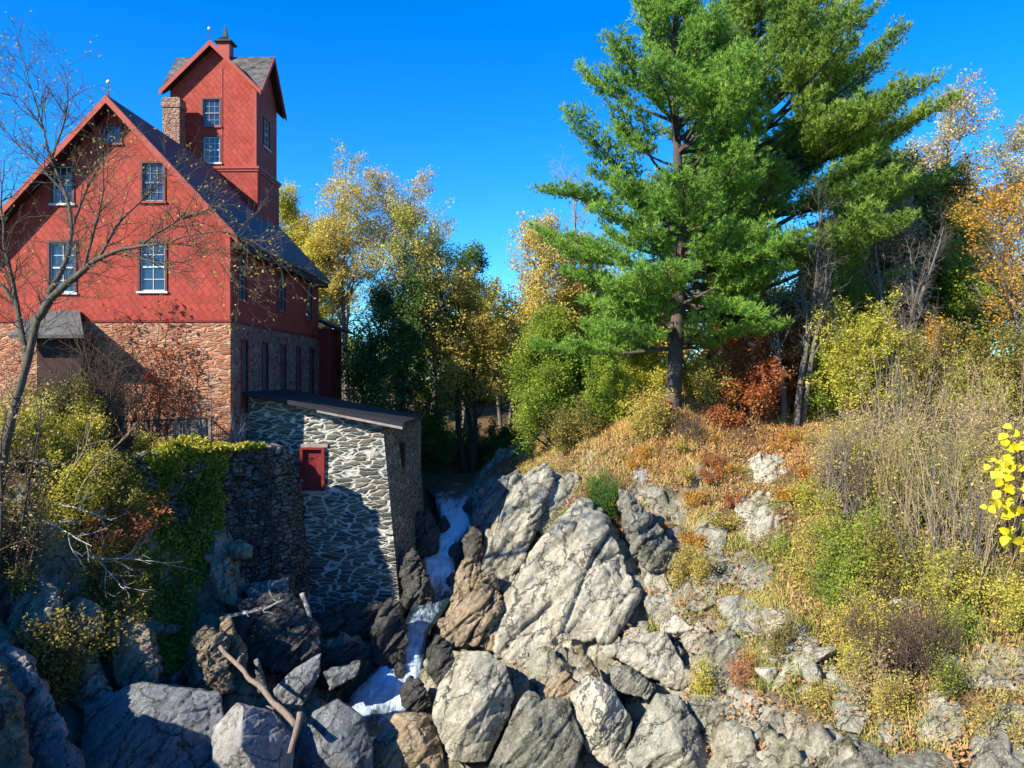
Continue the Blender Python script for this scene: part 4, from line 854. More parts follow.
for lb, ol, Y, sd in (('dark wet stone in the middle of the upper falls', [(448,548),(456,540),(463,550),(458,562),(449,560)], 40.4, 191),
  ('dark wet stone at the left lip of the upper falls', [(438,524),(445,516),(451,526),(446,538),(438,536)], 42.2, 192),
  ('dark wet stone at the right lip of the upper falls', [(461,508),(468,500),(474,510),(470,520),(462,520)], 43.8, 193),
  ('dark wet stone at the foot of the upper falls', [(446,578),(454,570),(462,580),(456,594),(446,592)], 38.4, 194),
  ('dark wet stone parting the middle of the lower falls', [(394,668),(401,661),(407,670),(402,680),(395,678)], 31.0, 195)):
    rock(lb, [D(outline=ol, Y=Y, lean=.35, thick=.8, bulge=.25)], 'rockwet', 'rock', 'rock', .9, 1, 1, .035, sd)
# loose stones, five shapes copied about the gorge
def loose():
    rg = np.random.default_rng(42); protos = []
    for k in range(5):
        pts = rg.normal(0, 1, (14,3)); pts /= np.linalg.norm(pts, axis=1, keepdims=True); pts *= np.array([.55,.42,.34])*rg.uniform(.8, 1.1, (14,1))
        me = hullmesh([pts], .035); rockify(me, .8, 300+k, .8, .8, 1); me.name = 'loose_stone'; protos.append(me)
    spots = []
    for k in range(34):      # stream side and gorge floor
        Y = rg.uniform(25, 46); c = np.interp(Y, [24,28,31.5,33.6,37,39.5,45,50], [-5,-5.1,-4.7,-4.1,-3.8,-3.5,-3.2,-3.2]); s = rg.choice([-1,1])
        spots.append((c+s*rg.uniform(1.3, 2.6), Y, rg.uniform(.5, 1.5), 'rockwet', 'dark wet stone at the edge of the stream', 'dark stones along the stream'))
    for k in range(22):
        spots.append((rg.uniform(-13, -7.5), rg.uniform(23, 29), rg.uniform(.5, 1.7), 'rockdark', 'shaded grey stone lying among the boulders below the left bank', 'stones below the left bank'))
    for k in range(34):
        x = rg.uniform(2, 12); Y = rg.uniform(20.5, 27.5)
        spots.append((x, Y, rg.uniform(.4, 1.3), 'rock', 'small grey stone lying between the sunlit rocks of the right slope', 'stones on the right slope'))
    mm = {}
    for x, y, s, mt, lb, g in spots:
        k = int(rg.integers(5)); key = (k, mt)
        if key not in mm: me = protos[k].copy(); me.materials.append(M[mt]); mm[key] = me
        o = bpy.data.objects.new('loose_stone', mm[key]); COL.objects.link(o); o.location = (x, y, gz(x, y)+.12*s)
        o.scale = (s, s*rg.uniform(.8,1.2), s*rg.uniform(.7,1.1)); o.rotation_euler = (rg.uniform(-.4,.4), rg.uniform(-.4,.4), rg.uniform(0,6.3)); tag(o, lb, 'stone', g)
loose()
# driftwood
def log(label, pts, r0, r1, mat, twigs=0, seed=1, name='drift_log'):
    rg = np.random.default_rng(seed); p = np.array([P(*q) for q in pts]); n = 22
    L = np.linspace(0, 1, len(p)); t = np.linspace(0, 1, n); C = np.stack([np.interp(t, L, p[:,k]) for k in range(3)], 1)
    C += np.stack([fbm(C*1.2, 2, seed+k) for k in range(3)], 1)*.10
    m = MB(); m.tube(C, (r0+(r1-r0)*t)*(1+.14*vnoise(C*5, seed)), 9)
    for k in range(twigs):
        i = rg.integers(4, n-1); d = rg.normal(0, 1, 3); d[2] = abs(d[2])*.7; d /= np.linalg.norm(d); l = rg.uniform(.4, 1.3)
        q = C[i]+np.linspace(0, 1, 5)[:,None]*d*l+rg.normal(0, .05, (5,3)); q[0] = C[i]; m.tube(q, np.linspace(r1*.8, .008, 5), 5)
    b = C[0].copy(); b[2] = C[:,2].min()
    return tag(put(name, m, M[mat], None, b, True), label, 'driftwood')
log('long weathered drift log leaning down between the shaded boulders', [(220,648,25.6),(245,672,24.6),(270,700,23.2),(296,724,22.0)], .065, .10, 'driftdark', 2, 3)
log('short stub of drift log pointing down at the bottom, below the long log', [(300,712,21.7),(296,735,21.3),(290,752,21.1)], .09, .08, 'driftdark', 0, 4)
log('bare pale pole leaning upright under the wheelhouse', [(302,594,30.4),(310,618,30.0),(318,645,29.6)], .09, .07, 'driftwood', 0, 5)
log('forked bleached branch lying across the dark rock under the wall', [(226,616,28.6),(250,612,28.2),(270,606,28.3),(284,600,28.4)], .075, .03, 'driftwood', 9, 6, 'drift_branch')
# ---------------------------------------------------------------- vegetation
UP = np.array([0,0,1.])
def unit(v): return v/(np.linalg.norm(v)+1e-9)
class Skel:
    def __init__(s): s.br = []; s.lp = []; s.ld = []
def turn(rg, d, ang, az):
    a = np.cross(d, UP if abs(d[2]) < .95 else np.array([1.,0,0])); a = unit(a); b = np.cross(d, a)
    return unit(d*math.cos(ang)+(a*math.cos(az)+b*math.sin(az))*math.sin(ang))
def grow(sk, rg, p, d, L, r, lev, spec):
    s = spec[lev]; n = s.get('seg', 6); pts = [p]; dd = [d]; cur = p
    for i in range(n):
        d = unit(d+rg.normal(0, s.get('wob', .12), 3)+UP*s.get('up', .05)); cur = cur+d*L/n; pts.append(cur); dd.append(d)
    pts = np.array(pts); rad = np.linspace(r, max(.004, r*s.get('taper', .3)), n+1); sk.br.append((pts, rad, lev))
    lf = s.get('leaf', 0)
    if lf:
        k = rg.poisson(lf*L)
        if k:
            t = rg.uniform(s.get('lt0', .1), 1, k)*n; i = np.minimum(t.astype(int), n-1); f = (t-i)[:,None]
            sk.lp.append(pts[i]*(1-f)+pts[i+1]*f+rg.normal(0, s.get('spread', .12), (k,3))); sk.ld.append(np.array(dd)[i])
    if lev+1 < len(spec):
        c = spec[lev+1]; nc = c['n'] if isinstance(c['n'], int) else int(rg.integers(c['n'][0], c['n'][1]+1)); az = rg.uniform(0, 6.3)
        for j in range(nc):
            t = c.get('t0', .2)+(c.get('t1', 1)-c.get('t0', .2))*((j+rg.uniform(0, .9))/nc); i = min(int(t*n), n-1); f = t*n-i
            q = pts[i]*(1-f)+pts[i+1]*f; az += 2.4+rg.normal(0, .4)
            cd = turn(rg, dd[i], c.get('ang', .8)*rg.uniform(.7, 1.25), az)
            if 'flat' in c: cd = unit(cd*np.array([1,1,c['flat']]))
            cl = L*c.get('len', .5)*(1-c.get('sh', .4)*(t-c.get('t0', .2)))*rg.uniform(.7, 1.2)
            grow(sk, rg, q, cd, cl, min(rad[i]*.8, rad[i]*c.get('rr', .55)), lev+1, spec)
def wood_mb(sk, levmax=9, nside=(8,6,5,4,3,3)):
    m = MB()
    for pts, rad, lev in sk.br:
        if lev <= levmax: m.tube(pts, rad, nside[min(lev, 5)], cap=False)
    return m
def leaf_mb(P_, D_, size, rg, up=.4, asp=.6, fold=.12, follow=.3, drop=0, tint=None):
    n = len(P_); nr = rg.normal(0, 1, (n,3)); nr[:,2] = np.abs(nr[:,2])+up; nr /= np.linalg.norm(nr, axis=1, keepdims=True)
    t = rg.normal(0, 1, (n,3))+D_*follow*3; t[:,2] -= drop; t -= nr*(t*nr).sum(1, keepdims=True); t /= np.linalg.norm(t, axis=1, keepdims=True)+1e-9; b = np.cross(nr, t)
    s = (size*rg.uniform(.6, 1.35, n))[:,None]
    V = np.stack([P_, P_+t*s*.5+b*s*asp*.5+nr*s*fold, P_+t*s, P_+t*s*.5-b*s*asp*.5+nr*s*fold], 1).reshape(-1,3)
    i = np.arange(n)[:,None]*4
    if tint is None: tint = np.clip(.5+.30*fbm(P_*.55, 3, int(rg.integers(99)))*1.6+rg.normal(0, .16, n), 0, 1)
    return MB().add(V, np.concatenate([i+[0,1,2], i+[0,2,3]]), np.repeat(tint, 4))
def plant(name, base, label, cat, sk, wood, leafmat, size, seed, group=None, wname='trunk', lname='crown', levmax=9, keep=1., **kw):
    rg = np.random.default_rng(seed+900); r = root(name, base, label, cat, group)
    put(wname, wood_mb(sk, levmax), M[wood], r, smooth=True)
    if sk.lp and leafmat:
        Pp = np.vstack(sk.lp); Dd = np.vstack(sk.ld)
        if keep < 1:       # whole bunches of leaves have fallen
            m = fbm(Pp*.6, 3, seed) > np.quantile(fbm(Pp*.6, 3, seed), 1-keep); Pp, Dd = Pp[m], Dd[m]
        put(lname, leaf_mb(Pp, Dd, size, rg, **kw), M[leafmat], r)
    return r
def dup(r, loc, label, rz=0, sc=1., group=None):
    c = r.copy(); COL.objects.link(c); c.location = loc; c.rotation_euler = (0,0,rz); c.scale = (sc, sc, sc); c['label'] = label
    if group: c['group'] = group
    for ch in list(r.children):
        k = ch.copy(); COL.objects.link(k); k.parent = c
    return c
def at(px, Y): x = PXZ(px, Y); return np.array([x, Y, gz(x, Y)])
def topH(base, py): return (HY-py)/F*base[1]-base[2]

# --- broadleaf trees of the background
def broad(label, px, Y, pytop, wpx, leaf, name='broadleaf_tree', wood='bark_grey', dens=1., size=.19, seed=1, narrow=.55, t0=.25, keep=1., ang=.75, stems=1, group=None, leafk=1., up=.10, cat='tree', lean=0, bare=False):
    rg = np.random.default_rng(seed); b = at(px, Y); b[2] -= .2; H = topH(b, pytop); W = wpx/F*Y; sk = Skel()
    spread = W/2/(H*narrow)
    for k in range(stems):
        d = unit(np.array([lean+rg.normal(0, .10*(stems > 1)), rg.normal(0, .10*(stems > 1)), 1.])); h = H*(1 if k == 0 else rg.uniform(.7, .98))*.93
        spec = [dict(seg=12, wob=.05, up=.06, taper=.12),
                dict(n=int(17*dens), t0=t0, t1=.98, ang=ang, len=min(.6, spread), sh=.75, rr=.45, seg=7, wob=.11, up=up),
                dict(n=(6, 9), t0=.2, ang=.75, len=.5, sh=.5, rr=.55, seg=4, wob=.16, up=.04, leaf=16*leafk, spread=.18),
                dict(n=(4, 6), t0=.15, ang=.7, len=.5, sh=.3, rr=.6, seg=3, wob=.18, up=0, leaf=75*leafk, spread=.24)]
        if bare: spec.append(dict(n=(2, 4), t0=.2, ang=.6, len=.6, rr=.6, seg=2, wob=.15))
        grow(sk, rg, b+np.array([rg.normal(0, .25), rg.normal(0, .25), 0])*(stems > 1), d, h, .012*H+.05, 0, spec)
    return plant(name, b, label, cat, sk, wood, None if bare else leaf, size, seed, group, keep=keep)
broad('tall yellow poplar rising just right of the mill roof', 348, 68, 180, 112, 'yellow', 'poplar_tree', seed=3, narrow=.6, t0=.28, dens=1.4, ang=.6, leafk=.5, keep=.75)
broad('yellow-green poplar close against the far end of the mill', 318, 70, 196, 46, 'yellowgreen', 'poplar_tree', seed=4, narrow=.35, t0=.2, dens=1.2, ang=.5, leafk=1.)
broad('pale thin-leaved poplar right of the tall yellow one', 396, 72, 192, 70, 'paleyellow', 'poplar_tree', seed=5, narrow=.4, t0=.35, ang=.5, leafk=.6)
broad('small yellow-green treetop showing behind the tower base', 289, 66, 212, 30, 'yellowgreen', 'poplar_tree', seed=6, narrow=.4, t0=.4, ang=.5)
broad('half-bare grey-brown tree between the pale poplar and the gold tree', 433, 64, 212, 84, 'yellowgreen', seed=7, narrow=.5, leafk=.3, keep=.6, t0=.3)
broad('gold-brown tree with several leaning trunks behind the stream', 472, 55, 250, 90, 'gold', seed=8, stems=3, narrow=.5, t0=.3, leafk=.4, keep=.85, lean=.06, wood='bark_dark')
broad('dark narrow treetop rising above the gold-brown tree', 463, 66, 236, 30, 'hemlock', seed=9, narrow=.4, t0=.3, leafk=.8)
broad('pale gold understory tree behind the bend of the stream', 505, 66, 296, 70, 'yellowgreen', seed=10, stems=2, narrow=.6, t0=.35, leafk=.5, keep=.8)
broad('bright yellow tree left of the big pine', 530, 58, 222, 84, 'yellow', seed=11, narrow=.5, t0=.2, dens=1.3, leafk=.6, keep=.85)
broad('bare pale-twigged tree standing above the bright yellow one', 566, 64, 166, 80, None, 'bare_tree', 'twig', seed=12, narrow=.5, t0=.35, bare=True)
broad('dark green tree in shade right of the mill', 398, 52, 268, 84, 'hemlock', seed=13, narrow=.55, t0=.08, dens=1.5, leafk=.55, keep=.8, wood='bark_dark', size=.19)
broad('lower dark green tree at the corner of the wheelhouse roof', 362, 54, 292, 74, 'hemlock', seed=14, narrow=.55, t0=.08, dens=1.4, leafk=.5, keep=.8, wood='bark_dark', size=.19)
broad('tall tan-leaved tree rising right of the pines', 932, 54, 84, 84, 'paleyellow', seed=15, narrow=.5, t0=.3, leafk=.55, keep=.75)
broad('sparse grey-tan tree at the far right', 985, 56, 138, 64, 'paleyellow', seed=16, narrow=.42, t0=.3, leafk=.45, keep=.75)
broad('orange-leaved tree at the right edge', 1030, 38, 200, 110, 'orange', seed=17, narrow=.55, t0=.3, dens=1.1, size=.15, leafk=.38, keep=.5)
broad('dark olive tree behind the bare stalks on the right', 936, 48, 178, 116, 'olive', seed=18, narrow=.55, t0=.12, dens=1.5, leafk=1., wood='bark_dark')
broad('dark green tree filling the gap right of the second pine', 880, 52, 128, 96, 'hemlock', seed=19, narrow=.5, t0=.1, dens=1.5, leafk=1., wood='bark_dark')
broad('green and yellow small tree right of the orange tree trunk', 968, 44, 262, 70, 'spring', seed=20, narrow=.6, t0=.1, leafk=.7)
broad('light green bushy tree overhanging the upper stream', 548, 45, 302, 96, 'spring', 'bushy_tree', seed=21, narrow=.85, t0=.03, dens=2.2, ang=1.1, leafk=1.3, size=.13)
broad('mid green bushy tree between the overhanging one and the pine', 598, 47, 318, 84, 'green', 'bushy_tree', seed=22, narrow=.8, t0=.03, dens=2.0, ang=1.1, leafk=1.1, size=.14)
broad('thin bare tree with pale forked stems right of the pines', 792, 37.5, 196, 90, None, 'bare_tree', 'bark_grey', seed=23, narrow=.6, t0=.3, stems=3, bare=True, dens=.55, ang=.5)
broad('leafless upright tree at the back of the stalk thicket', 893, 38, 190, 90, None, 'bare_tree', 'bark_grey', seed=24, narrow=.6, t0=.25, stems=3, bare=True, dens=.6, ang=.5)
broad('gold-green tree filling the gap under the right side of the olive pine', 806, 50, 268, 84, 'gold', seed=31, narrow=.6, t0=.1, dens=1.4, leafk=.6)
broad('yellow-green tree between the two bare forked trees', 846, 46, 248, 70, 'yellowgreen', seed=32, narrow=.55, t0=.1, dens=1.3, leafk=.6)
broad('tan-brown tree behind the leafless upright tree', 904, 47, 206, 80, 'tan', seed=33, narrow=.5, t0=.15, dens=1.3, leafk=.55)
broad('brown-gold tree left of the orange-leaved tree', 962, 46, 214, 76, 'gold', seed=34, narrow=.5, t0=.12, dens=1.3, leafk=.55)
broad('rust-leaved small tree seen between the pine trunks', 728, 48, 306, 66, 'rust', seed=35, narrow=.6, t0=.1, dens=1.2, leafk=.6)
broad('olive-gold small tree left of the bare pine trunk', 650, 50, 300, 70, 'yellowgreen', seed=36, narrow=.6, t0=.1, dens=1.2, leafk=.6)
broad('green-gold tree right of the rust-leaved small tree', 768, 52, 292, 70, 'olive', seed=37, narrow=.6, t0=.1, dens=1.2, leafk=.6)
broad('dark narrow tree standing between the second pine and the tall tan-leaved tree', 908, 56, 148, 60, 'hemlock', seed=38, narrow=.45, t0=.15, dens=1.5, leafk=.9, wood='bark_dark')
broad('yellow-green tree in the gap between the bright yellow tree and the big pine', 574, 60, 238, 74, 'yellowgreen', seed=39, narrow=.55, t0=.12, dens=1.3, leafk=.7)
# far wood: a row of autumn trees, three shapes repeated
def farwood():
    rg = np.random.default_rng(5); protos = []
    for k, (lf, H) in enumerate((('yellowgreen', 11), ('gold', 9), ('olive', 10), ('spring', 8))):
        sk = Skel(); b = np.array([0,200.+k*10,0])
        grow(sk, rg, b, UP, H, .2, 0, [dict(seg=8, wob=.05, taper=.15), dict(n=20, t0=.1, ang=.9, len=.42, sh=.6, seg=5, wob=.1, up=.06), dict(n=(5,7), ang=.8, len=.5, seg=3, wob=.15, leaf=7, spread=.3), dict(n=(3,4), ang=.7, len=.5, seg=2, leaf=14, spread=.25)])
        protos.append((plant('distant_tree', b, 'x', 'tree', sk, 'bark_dark', lf, .26, 50+k, 'trees of the distant wood'), lf))
    lab = {'yellowgreen': 'yellow-green tree of the distant wood seen between the nearer trunks', 'gold': 'gold-brown tree of the distant wood seen between the nearer trunks', 'olive': 'dull olive tree of the distant wood seen between the nearer trunks', 'spring': 'light green bushy tree of the distant wood seen between the nearer trunks'}
    first = set(); i = 0
    spots = [(px+rg.uniform(-8, 8), rg.uniform(74, 96)) for px in np.arange(330, 1060, 24)]
    for px, Y in spots:
        k = int(rg.integers(4)); r, lf = protos[k]; loc = at(px, Y); loc[2] -= .3; sc = rg.uniform(.7, 1.1)
        if k in first: dup(r, loc, lab[lf], rg.uniform(0, 6.3), sc)
        else: first.add(k); r.location = loc; r.rotation_euler = (0,0,rg.uniform(0, 6.3)); r.scale = (sc,)*3; r['label'] = lab[lf]
farwood()

# --- the two white pines
def pine(label, px, Y, base_py, H, seed, rmax, mat, skew=0, h0=.16, trunk_r=.36, leanx=0., nt=1., holes=()):
    rg = np.random.default_rng(seed); x = PXZ(px, Y); b = np.array([x, Y, gz(x, Y)-.3]); r = root('pine_tree', b, label, 'pine tree')
    n = 26; t = np.linspace(0, 1, n); C = b+np.stack([leanx*H*t+.18*np.sin(t*7+seed), .15*np.cos(t*6+seed), H*t], 1)
    W = MB(); W.tube(C, trunk_r*(1-t)**.8+.03, 10, False); TP = []; TD = []
    z = h0*H
    while z < H*.985:
        u = max(0., (z/H-h0)/(1-h0))
        prof = rmax*(min(1, .85+u*.7) if u < .4 else 1-.86*((u-.4)/.6)**1.8)
        for k in range(int(rg.integers(5, 8))):
            az = rg.uniform(0, 2*math.pi)
            if rg.uniform() < .08 or vnoise(np.array([[1.6*math.cos(az)+seed, 1.6*math.sin(az), z*.42]]), seed)[0] < -.36: continue
            L = prof*rg.uniform(.5, 1.18)*(1+skew*math.cos(az)); el = -.02+.75*u**1.3+rg.normal(0, .16)
            p = np.array([np.interp(z/H, t, C[:,0]), np.interp(z/H, t, C[:,1]), b[2]+z]); d = np.array([math.cos(az)*math.cos(el), math.sin(az)*math.cos(el), math.sin(el)]); pts = [p]; ds = [d]; ns = 9
            for i in range(ns): d = unit(d+rg.normal(0, .07, 3)+UP*(.02+.085*(i/ns))); p = p+d*L/ns; pts.append(p); ds.append(d)
            pts = np.array(pts); W.tube(pts, np.linspace(.022+.014*L, .012, ns+1), 5, False)
            m = max(3, int(L/.26))
            for j in range(m):
                tt = .36+.64*(j+rg.uniform())/m; i = min(int(tt*ns), ns-1); q = pts[i]+(pts[i+1]-pts[i])*(tt*ns-i); dd = ds[i]
                side = unit(np.cross(dd, UP))*(1 if j % 2 else -1); sd = unit(dd*.75+side*rg.uniform(.5, 1.1)+UP*rg.uniform(.05, .35)); sl = (.55+.50*L*(1-tt)*.8)*rg.uniform(.6, 1.2)
                sp = q+np.linspace(0, 1, 4)[:,None]*sd*sl+UP*np.linspace(0, 1, 4)[:,None]**2*.12*sl; W.tube(sp, np.linspace(.014, .006, 4), 3, False)
                kk = max(4, int(sl/.055*nt)); a = rg.uniform(.12, 1, kk); TP.append(q+a[:,None]*sd*sl+UP*(a**2*.12*sl)[:,None]+rg.normal(0, .15, (kk,3))*np.array([1,1,.8])); TD.append(np.tile(sd, (kk,1)))
        z += .50*rg.uniform(.75, 1.3)*(1 if u < .75 else .7)
    # a few dead snags low on the stem
    for k in range(9):
        h = rg.uniform(.10, .34)*H; az = rg.uniform(0, 6.3); p = np.array([np.interp(h/H, t, C[:,0]), np.interp(h/H, t, C[:,1]), b[2]+h]); q = [p]; d = np.array([math.cos(az), math.sin(az), .05])
        for i in range(6): d = unit(d+rg.normal(0, .16, 3)-UP*.06); q.append(q[-1]+d*rg.uniform(.25, .6))
        W.tube(q, np.linspace(.05, .012, 7), 5, False)
    put('trunk', W, M['bark_pine'], r, smooth=True)
    TP = np.vstack(TP); TD = np.vstack(TD); N = len(TP); k = 9
    ax = TD*.55+UP*.55+rg.normal(0, .3, (N,3)); ax /= np.linalg.norm(ax, axis=1, keepdims=True)
    A = np.repeat(ax, k, 0); Bp = np.repeat(TP, k, 0); dn = A+rg.normal(0, .55, A.shape); dn /= np.linalg.norm(dn, axis=1, keepdims=True)
    sd = np.cross(dn, rg.normal(0, 1, dn.shape)); sd /= np.linalg.norm(sd, axis=1, keepdims=True); ln = rg.uniform(.16, .32, len(A))[:,None]; wd = .021
    V = np.stack([Bp-sd*wd, Bp+sd*wd, Bp+dn*ln], 1).reshape(-1,3)
    tint = np.repeat(np.clip(.58+.5*fbm(TP*.5, 3, seed)+rg.normal(0, .13, N), 0, 1), k)
    put('needles', MB().add(V, np.arange(len(V)).reshape(-1,3), np.repeat(tint, 3)), M[mat], r)
    print('pine tufts', N)
    return r
pine('tall bright green pine with a bare lower trunk, nearest the outcrop', 677, 37.5, 392, 19.3, 5, 5.9, 'pine', skew=-.12, h0=.16)
pine('tall olive green pine standing behind and right of the other pine', 752, 42.5, 398, 21.6, 9, 7.9, 'pine2', skew=.24, h0=.19, trunk_r=.40)
# ---------------------------------------------------------------- shrubs
def shrub(label, px, Y, pytop, wpx, leaf, seed, n=9, leafk=1., size=.11, wood='twigdark', name='shrub', cat='shrub', ang=.6, bare=False, group=None, sink=.1, lean=0., keep=1., twigk=1.):
    rg = np.random.default_rng(seed); b = at(px, Y); b[2] -= sink; H = max(.5, topH(b, pytop)); W = wpx/F*Y; sk = Skel()
    for k in range(n):
        a = rg.uniform(0, 6.3); rr = W/2*math.sqrt(rg.uniform(0, 1)); o = np.array([math.cos(a), math.sin(a), 0])*rr
        f = rg.uniform(.65, 1)*(1-.35*(rr/(W/2+.01))**2); d = unit(np.array([o[0]/H*.45+lean, o[1]/H*.45, 1.])+rg.normal(0, .12, 3))
        q = b+o*.55; q[2] = gz(q[0], q[1])-sink
        grow(sk, rg, q, d, max(.4, H*f), .010+.006*H, 0, [dict(seg=7, wob=.10, up=.05, taper=.3),
            dict(n=int(9*twigk), t0=.12, t1=1, ang=ang, len=.42, sh=.4, rr=.6, seg=5, wob=.15, up=.06, leaf=0 if bare else 26*leafk, spread=.12),
            dict(n=(4, 6), t0=.15, ang=.7, len=.5, rr=.6, seg=3, wob=.2, leaf=0 if bare else 62*leafk, spread=.13)])
    return plant(name, b, label, cat, sk, wood, None if bare else leaf, size, seed, group, 'stems', 'foliage', keep=keep)
# left bank
shrub('yellow-green bush on the left bank at the foot of the mottled bare tree', 28, 28.5, 392, 100, 'yellowgreen', 201, 12, .8)
shrub('olive bush in front of the porch roof on the left', 62, 31.5, 372, 90, 'olive', 202, 12, .8)
shrub('brown leafless brush mound against the mill wall under the porch roof', 100, 33.0, 322, 120, None, 203, 26, wood='twigdark', bare=True, twigk=1.5, ang=.9)
shrub('yellow and green bush left of the iron railing', 98, 31.4, 402, 70, 'yellowgreen', 204, 12, .9)
shrub('low gold bush in front of the iron railing', 160, 32.0, 446, 70, 'gold', 205, 10, .9, .10)
shrub('low yellow bush on top of the dry-stone wall', 196, 33.2, 441, 50, 'yellowgreen', 206, 8, 1., .09)
shrub('olive bush on the slope of the left bank above the pale slab', 24, 25.4, 476, 100, 'olive', 207, 10, .6, keep=.7)
shrub('yellow-olive bush in the middle of the left bank', 86, 28.2, 446, 96, 'yellowgreen', 208, 11, .7, keep=.8)
shrub('thin twiggy olive bush just left of the ivy', 104, 28.6, 462, 60, 'olive', 209, 7, .3)
shrub('sparse dark olive bush low on the left bank', 50, 24.2, 572, 90, 'olive', 210, 6, .5)
shrub('sparse bush of dry leaves below the white bare branches', 112, 26.8, 545, 90, 'olive', 211, 10, .6)
shrub('rust-leaved sprig hanging over the ivy', 116, 28.3, 478, 22, 'rust', 212, 3, .35, .16)
shrub('grey-brown twiggy bush at the far left edge', 2, 24.5, 350, 50, 'tan', 213, 6, .12, .10, twigk=.9)
shrub('pale bare twig bush at the left corner of the wheelhouse roof', 233, 35.4, 404, 34, None, 214, 4, wood='twigw', bare=True)
# dark undergrowth behind the stream
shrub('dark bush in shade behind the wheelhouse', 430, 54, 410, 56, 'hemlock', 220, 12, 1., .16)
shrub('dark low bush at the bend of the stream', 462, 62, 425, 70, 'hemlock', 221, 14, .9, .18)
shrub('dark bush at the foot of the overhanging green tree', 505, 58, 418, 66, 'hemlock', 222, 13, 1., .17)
shrub('sunlit yellow bush framed by the trunks behind the stream', 452, 84, 372, 110, 'yellowgreen', 223, 22, 1., .24)
shrub('bright lime bush far behind the bend of the stream', 500, 88, 370, 110, 'spring', 224, 22, 1., .24)
shrub('low brown bank brush over the upper pool', 450, 64.5, 448, 90, 'gold', 225, 12, .5, .15)
# crest of the right slope
shrub('yellow-green shrub left of the bare pine trunk', 640, 40, 348, 70, 'yellowgreen', 230, 13, 1., .12)
shrub('pale green shrub between the mid green bushy tree and the dry grass', 605, 40.5, 362, 60, 'spring', 231, 12, 1., .12)
shrub('olive shrub with brown stems above the pale upper slab', 578, 39.6, 396, 56, 'olive', 232, 10, .7, .11)
shrub('rust-coloured shrub right at the foot of the bare pine trunk', 652, 37.2, 402, 44, 'rust', 233, 9, .8, .11)
shrub('dark brown brush pile beside the pine trunk', 690, 35.6, 412, 50, None, 234, 18, wood='twigdark', bare=True, twigk=1.4, ang=1.)
shrub('russet shrub right of the brush pile', 722, 36.6, 404, 50, 'rust', 235, 11, .9, .11)
shrub('gold and rust shrub under the olive pine', 712, 37.8, 352, 44, 'gold', 236, 12, .8, .12)
shrub('tall red-brown shrub under the olive pine', 745, 37.6, 330, 60, 'rust', 237, 13, .9, .13)
shrub('orange-brown shrub right of the red-brown one', 776, 38.6, 322, 56, 'rust', 238, 12, .8, .13)
shrub('dark olive shrub between the two pine trunks', 712, 45, 350, 70, 'hemlock', 239, 12, .8, .13)
shrub('bright yellow-green shrub below the bare forked stems', 838, 37, 318, 76, 'spring', 240, 14, 1.1, .12)
shrub('tall green-yellow shrub at the left of the stalk thicket', 862, 35.5, 292, 76, 'yellowgreen', 241, 13, .9, .12)
shrub('yellow leafy shrub above the orange grass', 812, 40, 298, 60, 'yellowgreen', 242, 11, .8, .13)
shrub('small orange-leaved shrub in front of the leafless upright tree', 938, 36, 300, 44, 'orange', 243, 8, .7, .13)
shrub('green shrub at the right edge below the orange tree', 1004, 34, 318, 80, 'olive', 244, 13, .9, .12)
shrub('dull olive shrub among the tall stalks', 915, 35, 320, 80, 'olive', 245, 12, .6, .12)
shrub('low gold shrub left of the bare pine trunk', 650, 36.0, 384, 40, 'gold', 246, 9, .6, .10, wood='twig')
shrub('yellow-green sapling shrub right of the bare pine trunk', 702, 38.5, 348, 50, 'yellowgreen', 247, 9, .7, .11, wood='twig')
shrub('reddish shrub beside the forked bare stems', 772, 38.5, 348, 50, 'rust', 248, 9, .7, .11, wood='twig')
shrub('tall lime shrub at the foot of the mid green bushy tree', 622, 43, 332, 60, 'spring', 249, 12, .9, .12)
# right slope
shrub('dry tan shrub in the left of the stalk thicket', 868, 31, 400, 90, 'tan', 250, 14, .45, .10, wood='twig')
shrub('dry tan shrub in the middle of the stalk thicket', 930, 30, 390, 100, 'tan', 251, 15, .45, .10, wood='twig')
shrub('dry tan shrub at the right of the stalk thicket', 996, 28.5, 392, 90, 'tan', 252, 14, .4, .10, wood='twig')
shrub('green and yellow shrub below the stalk thicket', 862, 25.6, 496, 66, 'spring', 253, 12, .8, .085, wood='twig')
shrub('gold-flecked shrub left of the green and yellow one', 822, 26.6, 500, 60, 'gold', 254, 10, .6, .08, wood='twig')
shrub('olive shrub with dark stems right of the green and yellow one', 902, 24.6, 520, 74, 'olive', 255, 12, .6, .08)
shrub('thin yellow-leaved shrub below the dry tan thicket', 936, 23.6, 540, 60, 'yellowgreen', 256, 10, .5, .08, wood='twig')
shrub('yellow-green shrub near the right edge above the wide pale boulder', 985, 23.2, 548, 70, 'yellowgreen', 257, 11, .5, .08, wood='twig')
shrub('brown tangle of bare stems above the egg-shaped rock', 890, 22.0, 575, 90, None, 258, 15, wood='twigdark', bare=True, twigk=1.3, ang=.9)
shrub('dark tangle of bare stems left of the wide pale boulder', 930, 21.6, 590, 70, None, 259, 12, wood='twigdark', bare=True, twigk=1.3, ang=.9)
shrub('small lime bush between the round boulder and the wide pale boulder', 944, 20.6, 644, 26, 'spring', 260, 5, .5, .06)
shrub('pale green sapling clump beside the flat-topped grey block', 788, 28.4, 540, 36, 'spring', 261, 7, .6, .08, wood='twig')
shrub('gold grass-like shrub below the mossy rock', 690, 28.8, 540, 44, 'gold', 262, 9, .8, .07, wood='twig')
shrub('small yellow bush in the crack right of the tilted lichened block', 706, 24.2, 655, 26, 'yellowgreen', 263, 6, .9, .06)
shrub('small green juniper tuft at the peak of the outcrop', 604, 33.0, 474, 34, 'green', 264, 12, 1.6, .06)
